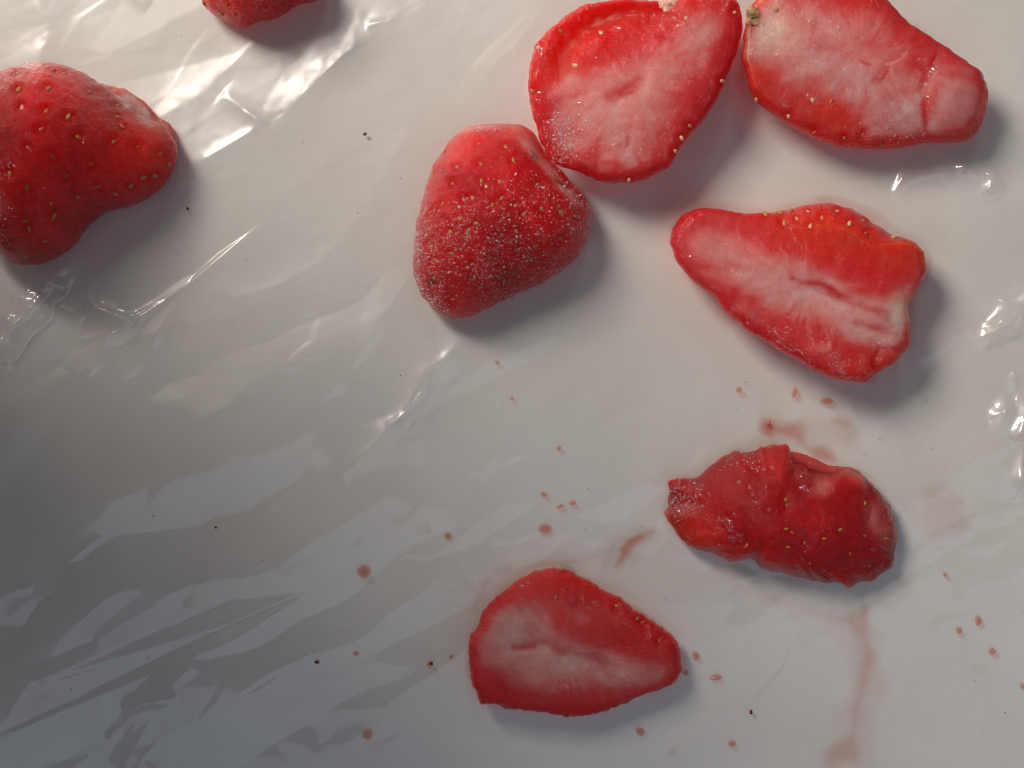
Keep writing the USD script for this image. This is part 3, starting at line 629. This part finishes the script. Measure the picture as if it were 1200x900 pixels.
berry('strawberry', 'frosty red strawberry half with skin up and a flat pale stalk end, near the centre', O3, Z3, False, 2.2 * MM,
      lambda Q: (11.0 - 3.0 * smoothstep(480, 830, Q[:, 1])) * MM, 103, dome=(2.5, 0.6),
      features=[('func', end3), ('groove', [(150,690),(175,715)], 0.7, 0.8)],
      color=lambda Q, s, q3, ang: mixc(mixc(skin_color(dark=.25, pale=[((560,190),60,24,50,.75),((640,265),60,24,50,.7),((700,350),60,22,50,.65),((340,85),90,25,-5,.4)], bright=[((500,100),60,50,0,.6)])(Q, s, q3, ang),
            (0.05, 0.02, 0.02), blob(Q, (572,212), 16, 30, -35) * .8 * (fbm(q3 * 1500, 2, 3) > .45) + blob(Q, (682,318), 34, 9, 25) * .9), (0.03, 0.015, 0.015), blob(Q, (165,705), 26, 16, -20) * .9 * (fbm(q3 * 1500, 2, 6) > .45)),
      frost=lambda Q, s, q3: np.clip(0.12 + .72 * smoothstep(300, 600, Q[:, 1] + .1 * Q[:, 0]) - .5 * blob(Q, (300,760), 90, 70, 0) + .4 * blob(Q, (130,560), 60, 120, 0) + .5 * blob(Q, (350,90), 110, 30, -5) - .35 * blob(Q, (560,170), 60, 60, 0), 0, 1) * (0.1 + 1.5 * np.clip(fbm(q3 * 260, 4, 6) - .1, 0, 1)),
      seeds=S3 + [p for p in spread([(180,300),(560,300),(760,430),(640,640),(250,790),(130,650)], 62, 9)][:26], beads=(160, [((350,90),120,40,-5,1.),((130,560),70,140,0,1.2),((450,560),300,160,0,.5),((560,230),80,60,50,.7)]), seed_mat=('seed_gold', 'seed_brown', 'seed_gold'), seed_len=0.9, grains=3400, pit=0.7)

# 4: big cut half at the top centre, cut face up
Z4 = (600, 0, 4.089)
def calyx(spots, mat, name, size):
    def f(t, V, VN, allxy, tree, zoom, zr, rng, base):
        vv, ff, n0 = [], [], 0
        for (qx, qy, r) in spots:
            w = np.array(at(zoom[0] + qx / zoom[2], zoom[1] + qy / zoom[2], z=zr)); d, i = tree.query(w)
            m = trimesh.creation.icosphere(3, 1.0); v = m.vertices * [r * MM, r * 0.8 * MM, r * 0.26 * MM]
            v = v * (0.55 + 0.9 * fbm(m.vertices * 3.1 + r * 17, 4, 31))[:, None]
            vv.append(v + V[i] + [0, 0, r * 0.12 * MM]); ff.append(m.faces + n0); n0 += len(v)
        obj(name, (np.vstack(vv), np.vstack(ff)), mat, t)
    return f
LIP4 = [(235,345),(230,275),(275,200),(345,130),(430,90),(530,72),(640,75)]
berry('strawberry', 'large cut strawberry half, juicy pale core up, touching the frosty half at the top', O4, Z4, True, 8.3 * MM, 0.6 * MM, 104, crown=(735, 100), split=lambda P: np.where((P[:, 0] < 700), 0.955, 0.965), tilt=(0.02, 0.03),
      features=[('groove', LIP4, 1.4, 1.9), ('groove', [(470,485),(540,450),(610,395)], 0.8, 1.0), ('groove', [(700,180),(740,195)], 0.5, 0.5), ('lump', (230,640), 110, 160, -15, -1.2), ('groove', [(550,655),(560,690),(545,712)], 0.3, 0.5), ('groove', [(585,725),(625,790),(650,800)], 0.35, 0.5), ('lump', (560,790), 110, 60, 0, 0.5), ('lump', (740,30), 60, 60, 0, -1.0)],
      color=cut_color([((430,560),190,150,0,.95),((620,420),260,150,-30,.85),((880,190),170,110,-45,.8),((270,390),100,70,0,.75),((560,770),140,60,0,.45),((650,600),170,120,-40,.55),((240,640),80,140,-10,.35)],
                      bright=[((290,190),110,60,-50,.95),((470,80),160,50,-12,.9),((210,330),45,90,0,.8),((880,30),160,70,0,.3),((340,345),60,25,10,.6)], deep=[((960,430),60,220,28,.7),((1040,200),50,140,15,.5),((650,860),200,40,-10,.3)],
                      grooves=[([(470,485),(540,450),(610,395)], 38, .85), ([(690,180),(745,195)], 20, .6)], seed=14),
      frost=lambda Q, s, q3: np.clip(.95 * blob(Q, (240,630), 95, 160, -10) + .5 * blob(Q, (150,260), 50, 150, 15) + .4 * blob(Q, (300,60), 160, 40, -30) + .35 * blob(Q, (800,120), 70, 80, 0) + .25 * blob(Q, (560,690), 80, 60, 0), 0, 1),
      seeds=[(425,165,'seed_pale'),(1008,392,'seed_pale'),(855,605),(815,660,'seed_pale'),(785,725,'seed_pale'),(560,862,'seed_pale'),(1062,65,'seed_pale'),(235,150),(830,95,'seed_pale'),(300,320,'seed_pale'),(130,225,'seed_pale'),(95,430),(200,770,'seed_red')],
      seed_len=0.9, extra=calyx([(735,18,1.0),(775,8,0.8),(745,46,0.6)], 'calyx_pale', 'calyx_stub', 1.0), beads=(240, [((360,220),60,60,-40,1.6),((240,630),90,160,-10,1.),((150,260),50,170,15,.8),((480,500),150,40,-10,.6),((560,690),60,60,0,.8),((800,120),80,80,0,.5),((560,120),250,40,0,.6)]), grains=500)

# 5: cut half at the top right, calyx end to the left
Z5 = (860, 0, 3.529)
RIDGE5 = [(835,232),(795,300),(778,370),(782,440),(800,500),(825,572)]
berry('strawberry', 'pale pink cut strawberry half with a brown calyx stub at the top right', O5, Z5, True, 7.6 * MM, 0.9 * MM, 105, crown=(1000, 60), tilt=(-0.05, 0.08), split=lambda P: np.where(P[:, 1] > 110, 0.93, 0.965),
      features=[('groove', RIDGE5, 0.55, 1.1), ('lump', (900,400), 130, 150, 0, 0.9), ('step', [(610,280),(660,255),(715,215)], 0.25, 0.6, 4.0), ('groove', [(570,350),(610,300),(630,270)], 0.4, 0.5), ('groove', [(525,270),(548,280)], 0.3, 0.4), ('lump', (420,250), 90, 60, 20, -0.5), ('lump', (90,90), 80, 90, 0, -0.8)],
      color=cut_color([((220,190),170,140,0,1.0),((480,320),320,140,22,.95),((900,410),180,150,20,.7),((700,470),200,110,0,.75),((380,130),150,90,0,.75),((560,130),170,80,20,.45),((120,60),120,90,0,.8)],
                      cream=[((150,120),90,80,0,.6),((60,200),50,60,0,.3)], bright=[((130,330),80,80,30,.75),((380,480),170,60,25,.9),((800,450),28,90,8,.75),((600,70),180,90,20,.35)], deep=[((300,540),250,40,20,.4)],
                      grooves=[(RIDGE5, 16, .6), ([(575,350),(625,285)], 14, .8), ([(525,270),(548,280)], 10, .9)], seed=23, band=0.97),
      frost=lambda Q, s, q3: np.clip(.4 * blob(Q, (790,380), 50, 160, 0) + .5 * blob(Q, (370,170), 60, 40, 0) + .35 * blob(Q, (700,520), 110, 70, 0) , 0, 1),
      seeds=[(320,420,'seed_pale'),(100,408,'seed_pale'),(540,555,'seed_red'),(400,425,'seed_red'),(620,590,'seed_brown'),(460,570,'seed_brown'),(340,545,'seed_red'),(230,480,'seed_pale')], seed_len=0.9, extra=calyx([(72,62,0.95),(76,92,0.9),(90,76,0.5),(165,52,0.4)], 'calyx_brown', 'calyx_stub', 1.0), beads=(220, [((800,360),40,140,5,1.3),((360,160),80,50,20,1.),((320,420),90,40,0,.9),((700,520),120,60,0,.9),((100,120),90,90,0,.7),((800,560),60,30,0,1.),((650,250),80,50,0,.6)]), grains=160)

# 6: cut half at the right
Z6 = (770, 220, 3.636)
G6 = [(575,385),(610,410),(720,440),(770,470),(850,490),(960,530)]
def split6(P):
    q = (P - np.array(Z6[:2])) * Z6[2]
    up = smoothstep(470, 620, q[:, 0]) * smoothstep(1130, 1000, q[:, 0]) * (q[:, 1] < 300)
    return 0.965 - 0.25 * up
berry('strawberry', 'cut strawberry half with pale streaked core and seeds along its bright upper edge', O6, Z6, True, 6.8 * MM, 0.8 * MM, 106, crown=(945, 338), split=split6, beads=(240, [((900,200),60,30,0,1.6),((650,110),120,40,0,.8),((750,760),90,50,20,1.2),((850,510),140,50,15,.8),((370,530),80,40,20,.8),((560,650),120,50,20,.9),((1110,360),40,60,0,.6),((330,300),160,50,15,.4)]), tilt=(0, -0.06),
      features=[('groove', G6, 0.9, 1.1), ('groove', [(720,440),(770,470),(850,490)], 0.5, 0.8), ('lump', (690,700), 60, 45, 0, 0.7), ('lump', (840,770), 90, 50, 0, 0.7), ('lump', (1000,690), 50, 60, 0, 0.6), ('groove', [(930,800),(915,740),(940,690),(1040,690)], 0.5, 1.1), ('groove', [(660,740),(740,700),(760,660)], 0.5, 0.7), ('groove', [(830,570),(900,600),(1000,610)], 0.6, 0.7), ('lump', (370,530), 50, 30, 0, 0.4), ('groove', [(700,380),(850,400),(1060,430)], 0.5, 0.3)],
      color=cut_color([((700,480),380,95,22,1.0),((1000,540),130,80,0,.95),((360,310),250,110,20,.42),((880,620),190,50,8,.6),((1080,430),70,50,0,.75),((480,390),300,100,22,.7),((260,190),180,80,10,.18),((690,690),50,40,0,.5)],
                      cream=[((1040,520),70,70,0,.45)], bright=[((760,200),320,110,10,.85),((1080,290),90,90,0,.7),((830,780),130,50,0,.6),((980,710),70,60,0,.4)], deep=[((300,520),200,40,40,.35)],
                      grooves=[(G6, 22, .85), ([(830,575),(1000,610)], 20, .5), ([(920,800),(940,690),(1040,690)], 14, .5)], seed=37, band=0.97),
      frost=lambda Q, s, q3: np.clip(.45 * blob(Q, (650,640), 230, 120, 20) + .35 * blob(Q, (830,520), 100, 40, 10) + .3 * blob(Q, (370,530), 70, 40, 0), 0, 1),
      seeds=[(545,148,'seed_gold'),(598,128,'seed_pale'),(655,162,'seed_pale'),(655,92,'seed_pale'),(825,150,'seed_pale'),(785,90,'seed_pale'),(893,133,'seed_gold'),(1030,203,'seed_pale'),(710,128,'seed_gold'),(595,84,'seed_gold'),(465,106,'seed_gold'),(535,100,'seed_gold'),(900,190,'seed_red')], seed_len=1.15, grains=140)

# 7: the wrinkled slice at the lower right, skin up
Z7 = (760, 490, 3.871)
berry('strawberry', 'small wet crinkled strawberry slice lying skin up at the lower right', O7, Z7, False, 1.5 * MM, lambda Q: (6.2 - 1.6 * smoothstep(300, 90, Q[:, 0])) * MM, 107, crown=(890, 612), dome=(2.0, 0.62),
      features=[('groove', [(665,190),(730,260),(790,310),(795,340)], 0.8, 0.5), ('lump', (690,240), 40, 70, -25, 0.6), ('groove', [(980,270),(985,400),(965,500)], 0.7, 0.5), ('lump', (910,270), 80, 45, 10, 0.6), ('groove', [(120,470),(300,520),(470,540)], 1.6, 0.4), ('groove', [(420,560),(600,580),(760,650)], 1.2, 0.35), ('lump', (1060,520), 60, 110, 0, 0.5), ('groove', [(520,140),(640,240),(660,330)], 0.7, 0.3), ('func', lambda Q, q3, s: (fbm(q3 * 420, 3, 55) - .5) * 0.8)],
      color=skin_color(bright=[((190,500),110,60,10,.7),((930,260),70,40,20,.7),((560,200),60,80,0,.3)], pale=[((150,410),90,30,-10,.15),((990,440),40,60,0,.2),((1050,500),50,60,0,.15),((760,300),40,40,40,.3)], deep=[((760,600),220,80,10,.4)], dark=1.0),
      frost=lambda Q, s, q3: np.clip(.85 * blob(Q, (150,370), 80, 100, 0) + .45 * blob(Q, (400,200), 110, 60, -20) + .25 * blob(Q, (1040,500), 60, 130, 0), 0, 1),
      seeds=[(538,217,'seed_brown'),(588,355,'seed_brown'),(590,378,'seed_brown'),(510,397),(825,487,'seed_gold'),(753,527,'seed_gold'),(672,548,'seed_brown'),(597,563,'seed_brown'),(590,483,'seed_gold'),(385,280,'seed_brown'),(945,518,'seed_brown'),(980,658,'seed_brown'),(1050,535,'seed_brown'),(952,378,'seed_gold'),(618,500),(430,300),(330,440),(250,330),(420,560),(700,640),(800,690),(880,600),(300,560)], seed_mat=('seed_red',), seed_len=0.75, flesh_outline=O7F, beads=(260, [((450,390),30,50,0,1.6),((670,270),50,60,-20,2.),((310,460),60,40,0,1.),((170,370),80,110,0,1.),((420,200),90,50,0,.8),((590,480),60,40,0,.7),((1040,480),60,120,0,.6),((530,290),40,30,0,1.),((430,535),120,20,0,.9)]), bumpy=0.14, grains=260, skin='wet_strawberry_skin', pit=0.3, slab_pale=0.2)

# 8: thin cut half at the bottom
Z8 = (530, 640, 4)
G8 = [(300,468),(370,452),(430,445),(520,482),(640,515),(760,562)]
berry('strawberry', 'thin teardrop strawberry half, cut face up, lowest in the picture', O8, Z8, True, 4.0 * MM, 0.7 * MM, 108, crown=(660, 765), tilt=(0.0, -0.03), split=0.955, beads=(90, [((440,230),200,50,10,.7),((300,470),60,30,0,.6),((600,620),200,60,0,.3),((340,690),20,40,0,.6),((900,400),120,40,35,.5)]),
      features=[('groove', [(300,468),(380,452),(420,450)], 0.55, 0.6), ('groove', [(640,515),(700,535),(760,562)], 0.7, 0.7), ('groove', G8, 1.2, 0.5), ('groove', [(330,160),(470,160)], 0.5, 0.4)],
      color=cut_color([((270,370),190,130,0,.95),((560,530),380,90,11,.95),((830,570),140,60,5,.6),((330,520),220,100,0,.8),((480,640),180,70,10,.35),((640,330),160,60,20,.35)],
                      bright=[((560,160),200,60,20,.25)], deep=[((240,630),120,70,10,.55),((800,440),180,70,35,.4),((600,760),300,40,0,.4),((480,240),25,20,0,.5),((570,285),30,20,0,.5)],
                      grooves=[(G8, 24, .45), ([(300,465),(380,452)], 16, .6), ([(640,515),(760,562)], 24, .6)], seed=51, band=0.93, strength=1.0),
      frost=lambda Q, s, q3: np.zeros(len(Q)),
      seeds=[(770,278,'seed_gold'),(610,148,'seed_gold'),(485,235,'seed_brown'),(970,440,'seed_gold'),(870,340,'seed_brown'),(895,358,'seed_red'),(135,740,'seed_brown'),(250,765,'seed_brown'),(540,800,'seed_brown'),(820,735,'seed_red'),(1025,415,'seed_brown'),(90,500,'seed_red'),(200,260,'seed_red'),(520,112,'seed_brown')], seed_len=0.75, bumpy=0.14)

# ------------------------------------------------------------------ the flared bowl that stands just past the left edge and shades the lower left
prof = np.array([(0, 0), (46, 0), (50, 3), (58, 25), (74, 65), (92, 105), (103, 124), (102.5, 127), (100, 127.5), (88, 106), (70, 67), (54, 28), (44, 8), (0, 6)], float) * MM
bowl = thing('bowl', 'beige stoneware bowl standing past the left edge of the film', 'bowl', (-0.160, 0.012, 0))
obj('bowl_body', trimesh.creation.revolve(prof, sections=96), 'stoneware', bowl, smooth=40)

# ------------------------------------------------------------------ juice on the film
def lens(px, py, rx, ry, deg, h, mat, name, label, cat, group=None, lumpy=0.18, seed=0):
    c = np.array(at(px, py)); N, R = 28, 9; a = np.linspace(0, 2 * np.pi, N, endpoint=False)
    rad = 1 + lumpy * (noise(np.stack([np.cos(a) * 1.5 + px, np.sin(a) * 1.5 + py, 0 * a], 1), seed) - 0.5) * 2
    ca, sa = math.cos(math.radians(-deg)), math.sin(math.radians(-deg)); v, th = [], []
    for k in range(R + 1):
        s = 1 - (1 - k / R) ** 1.4
        x = np.cos(a) * rx * rad * s * PX; y = np.sin(a) * ry * rad * s * PX
        v.append(np.column_stack([x * ca - y * sa, x * sa + y * ca, np.full(N, h * MM * (1 - s ** 2.2))])); th.append(np.full(N, (1 - s ** 3) * 0.75 + 0.25))
    v = np.vstack(v); th = np.concatenate(th)
    z = film_height(v[:, 0] + c[0], v[:, 1] + c[1])
    z0 = z.mean(); v[:, 2] += z - z0 + 0.012 * MM
    f = np.vstack([grid_faces(np.arange(N) + k * N, np.arange(N) + (k + 1) * N)[:, ::-1] for k in range(R)])
    f = np.vstack([f[:, [0, 1, 2]], f[:, [0, 2, 3]]])
    p = obj(name, (v, f), mat, attrs={'thickness': th})
    UsdGeom.Xformable(p).AddTranslateOp().Set(Gf.Vec3d(c[0], c[1], z0))
    return tag(p, label, cat, group)

def puddle(poly, deep, h, name, label, cat, seed=0, mat='juice', edge=14.0, core=None):
    """a thin spread smear with a ragged edge, thickest inside"""
    P = Polygon(poly); x0, y0, x1, y1 = P.buffer(4).bounds; step = 1.6
    gx, gy = np.meshgrid(np.arange(x0, x1, step), np.arange(y0, y1, step)); p = np.stack([gx.ravel(), gy.ravel()], 1)
    pt = shapely.points(p[:, 0], p[:, 1])
    d = np.where(shapely.contains(P, pt), shapely.distance(P.exterior, pt), -shapely.distance(P.exterior, pt))
    n3 = np.column_stack([p / 22.0, 0 * p[:, 0]])
    d = d + (fbm(n3, 4, seed) - 0.5) * edge * 1.1
    th = smoothstep(0, edge, d) * (0.35 + 1.3 * np.clip(fbm(n3 * 0.8, 3, seed + 5) - 0.15, 0, 1)) * deep * 1.7
    if core: th = np.maximum(th, core[3] * np.exp(-(((p[:, 0] - core[0]) ** 2 + (p[:, 1] - core[1]) ** 2) / core[2] ** 2)))
    ok = (d > -1.5).reshape(gx.shape); ii = np.arange(gx.size).reshape(gx.shape)
    cell = ok[:-1, :-1] & ok[1:, :-1] & ok[:-1, 1:] & ok[1:, 1:]
    f = np.stack([ii[:-1, :-1][cell], ii[1:, :-1][cell], ii[1:, 1:][cell], ii[:-1, 1:][cell]], 1)
    w = np.array(at(p[:, 0], p[:, 1])).T; z = film_height(w[:, 0], w[:, 1])
    c = w.mean(0); v = np.column_stack([w - c, z + 0.012 * MM + h * MM * smoothstep(0, edge, d)])
    used = np.unique(f); re = np.full(len(v), -1); re[used] = np.arange(len(used))
    pr = obj(name, (v[used], re[f]), mat, attrs={'thickness': np.clip(th[used], 0, 1)})
    UsdGeom.Xformable(pr).AddTranslateOp().Set(Gf.Vec3d(c[0], c[1], 0))
    return tag(pr, label, cat)

puddle([(885,505),(893,490),(912,493),(940,483),(952,498),(950,515),(975,525),(985,545),(950,545),(925,520),(905,512)], 0.30, 0.10, 'juice_smear', 'orange red juice smear with a thick bright spot just above the crinkled slice', 'juice smear', 1, core=(899, 500, 9, 0.95))
puddle([(968,492),(978,480),(992,485),(1012,500),(990,504),(972,500)], 0.38, 0.08, 'juice_smear', 'pale orange juice patch between the right cut half and the crinkled slice', 'juice smear', 2)
puddle([(722,640),(735,628),(765,617),(772,624),(745,640),(735,655),(722,668),(716,664),(725,650)], 0.40, 0.15, 'juice_smear', 'curved pink juice streak left of the crinkled slice', 'juice smear', 3, edge=8)
puddle([(560,680),(600,662),(660,650),(705,640),(712,650),(690,668),(660,668),(620,664),(580,684),(558,720),(545,720)], 0.24, 0.05, 'juice_smear', 'brownish juice smear along the upper edge of the teardrop half', 'juice smear', 4, edge=18)
puddle([(930,700),(960,715),(1000,718),(1016,705),(1022,740),(1030,780),(1024,800),(1012,830),(1014,870),(1012,905),(965,910),(960,880),(985,850),(998,800),(1006,760),(985,735),(945,722)], 0.20, 0.06, 'juice_smear', 'long faint pink juice trail running down from the crinkled slice', 'juice smear', 5, edge=16)
puddle([(880,470),(905,468),(925,478),(960,476),(1000,488),(1020,508),(1000,530),(960,540),(920,530),(880,535),(868,515),(885,498)], 0.10, 0.04, 'juice_smear', 'watery pink wash spread above the crinkled slice', 'juice smear', 11, edge=24)
puddle([(690,640),(730,620),(770,612),(776,640),(740,665),(700,672),(660,668)], 0.10, 0.04, 'juice_smear', 'watery pink wash between the teardrop half and the crinkled slice', 'juice smear', 12, edge=24)
puddle([(880,690),(940,690),(1010,700),(1040,730),(1045,800),(1035,880),(1030,905),(940,905),(960,850),(985,790),(970,745),(920,725)], 0.08, 0.03, 'juice_smear', 'broad faint pink wash around the long juice trail', 'juice smear', 13, edge=26)
puddle([(1070,560),(1110,555),(1150,580),(1140,620),(1090,640),(1060,610)], 0.09, 0.03, 'juice_smear', 'faint pink stain right of the crinkled slice', 'juice smear', 6, edge=22)

for o, lab, sd in ((O7, 'thin pink juice puddle under and around the crinkled slice', 7), (O8, 'thin pink juice puddle under and around the teardrop half', 8), (O6, 'thin pink juice puddle under and around the right cut half', 9)):
    puddle([tuple(p) for p in np.array(Polygon(spline(o, 120)).buffer(7).exterior.coords)], 0.16, 0.12, 'juice_puddle', lab, 'juice', sd, edge=9)

DROPS = [  # px, py, radius x, y, angle, height mm, label
    (427,669,9,8.5,0,.75,'largest round orange juice drop, alone on the brown sheen left of the teardrop half'),
    (432,857,6.5,6.5,0,.6,'round pink juice drop lying alone near the bottom edge'),
    (418,764,4,4,0,.45,'small pale pink juice drop left of the teardrop half'),
    (504,777,4.5,4.5,0,.5,'dark red juice drop close to the left end of the teardrop half'),
    (529,768,3,3,0,.3,'tiny dull juice drop beside the left end of the teardrop half'),
    (525,628,5,4,0,.35,'pale juice drop above the teardrop half, on its left'),
    (638,619,9,6.5,-10,.5,'broad pink juice drop between the teardrop half and the crinkled slice'),
    (637,579,4.5,3.5,0,.4,'small orange drop, upper left of the cluster above the teardrop half'),
    (656,593,5,2.5,-25,.3,'thin slanted juice drop in the cluster above the teardrop half'),
    (671,589,4.5,3.5,0,.3,'pinkish drop at the right of the cluster above the teardrop half'),
    (865,457,4,4,0,.4,'small pink drop under the right cut half'),
    (930,460,3.5,8,12,.5,'narrow upright juice drop under the right cut half'),
    (968,470,8.5,5,6,.65,'oblong juice drop under the right cut half'),
    (1145,727,4.5,6.5,-15,.4,'oval reddish drop, upper of the two near the right edge'),
    (1161,762,5,5,0,.4,'round reddish drop, lower of the two near the right edge'),
    (1122,738,4,4.5,0,.3,'faint drop left of the two reddish drops near the right edge'),
    (1106,673,2.8,3,0,.3,'small red drop lower right of the crinkled slice'),
    (1197,803,4,4,0,.4,'pale drop at the right edge of the picture'),
    (815,768,5,6,0,.3,'faint pink drop beyond the tip of the teardrop half'),
    (838,793,8,4,-10,.35,'wide faint pink drop below the tip of the teardrop half'),
    (803,787,4,4,0,.35,'pink drop touching the tip of the teardrop half'),
    (750,856,6,5,20,.35,'pinkish drop below the teardrop half'),
    (857,870,5,4,-30,.3,'faint drop near the bottom edge below the crinkled slice'),
    (374,772,3,2.5,0,.3,'small red drop far left of the teardrop half'),
    (655,525,3.5,3.5,0,.3,'pale pink drop in the middle of the film'),
    (600,467,3,2.5,0,.25,'tiny pink drop below the frosty half'),
    (583,425,3.5,2.5,30,.25,'faint pink smudge of a drop just below the frosty half'),
    (1004,565,3,3,0,.3,'pink drop above the right end of the crinkled slice'),
]
for i, (px, py, rx, ry, dg, h, lab) in enumerate(DROPS):
    lens(px, py, rx, ry, dg, h * 1.35, 'juice', 'juice_drop', lab, 'juice drop', seed=i)

CLEAR = [(955,468,3,3,'left of the oblong juice drop'),(1000,478,4,3,'right of the oblong juice drop'),(1012,532,4,3,'right of the orange juice smear'),(763,560,3.5,3,'near the blunt left tip of the crinkled slice'),
         (990,548,3,2,'just above the crinkled slice'),(788,880,7,5,'broad and flat, near the bottom edge below the teardrop half'),(752,617,3,2,'above the curved pink streak'),(1165,600,2.5,2.5,'near the right edge, level with the crinkled slice'),
         (1128,205,4,3,'beside the glinting crease under the top right half'),(1150,160,3,2,'below the tip of the top right half'),(1180,155,3,2,'close to the right edge, beyond the tip of the top right half'),(1165,142,2,2,'the smallest, beside the tip of the top right half')]
for i, (px, py, rx, ry, where) in enumerate(CLEAR):
    lens(px, py, rx, ry, 0, .45, 'water', 'water_droplet', 'clear meltwater droplet, ' + where, 'water droplet', 'clear meltwater droplets', seed=60 + i)

# flecks of dark fruit and loose bits on the film
def fleck(px, py, r, mat, label, seed, group='dark specks of fruit on the film'):
    m = trimesh.creation.icosphere(1, 1.0); rng = np.random.default_rng(seed)
    v = m.vertices * (0.6 + 0.8 * fbm(m.vertices * 2 + seed, 2, seed))[:, None] * np.array([r * rng.uniform(.8, 1.5), r * rng.uniform(.6, 1.1), r * 0.35]) * PX * 0.62
    a = rng.uniform(0, 3.14); v[:, :2] = v[:, :2] @ np.array([[math.cos(a), math.sin(a)], [-math.sin(a), math.cos(a)]])
    c = at(px, py); z = float(film_height(np.array([c[0]]), np.array([c[1]]))[0])
    p = obj('fruit_speck', (v, m.faces), mat)
    UsdGeom.Xformable(p).AddTranslateOp().Set(Gf.Vec3d(c[0], c[1], z + r * 0.25 * PX))
    return tag(p, label, 'speck', group)
fleck(428, 158, 3.4, 'dark_fleck', 'dark red speck alone on the bare film left of the frosty half', 1, None)
fleck(221, 245, 3.4, 'dark_fleck', 'dark speck in the shadow right of the largest strawberry', 2, None)
fleck(255, 617, 3.2, 'dark_fleck', 'dark red speck on the blue grey sheen at the lower left', 3, None)
fleck(373, 774, 3.0, 'dark_fleck', 'dark red speck inside the small red drop far left of the teardrop half', 4, None)
fleck(879, 833, 3.2, 'dark_fleck', 'dark red speck near the bottom edge, left of the long juice trail', 5, None)
fleck(900, 497, 3.4, 'red_fleck', 'bright red crumb at the thick end of the orange juice smear', 6, None)
fleck(506, 776, 3.0, 'dark_fleck', 'dark grain inside the dark red juice drop beside the teardrop half', 7, None)
TINY = [(356,168),(183,604),(388,432),(368,490),(475,480),(485,595),(502,622),(537,670),(175,770),(218,820),(87,805),(22,595),(340,420),(290,305),(275,383),(700,318),(738,330),(873,448),(862,478),(944,480),(990,452),(1030,515),(1040,512),(1060,520),(1065,513),(1090,525),(1196,716),(1113,700),(1176,834),(1140,796),(530,882),(548,898),(402,788),(505,773),(398,684),(436,836),(800,755),(685,620),(690,572),(600,545),(660,520),(712,540),(780,700),(760,842),(818,710),(830,602),(1085,470),(1190,440),(1010,180),(905,222),(888,225),(835,232),(232,65),(213,42),(470,210),(455,300),(420,250),(470,440),(463,310),(92,870),(88,860),(60,700),(310,655),(150,640)]
for i, (px, py) in enumerate(TINY[::1]):
    if i % 4 == 3: continue
    r = np.random.default_rng(500 + i)
    fleck(px, py, float(r.uniform(0.7, 1.25)), ('black_fleck', 'dark_fleck', 'black_fleck')[i % 3], 'very tiny dark speck of fruit scattered on the film', 200 + i, 'very tiny dark specks scattered on the film')
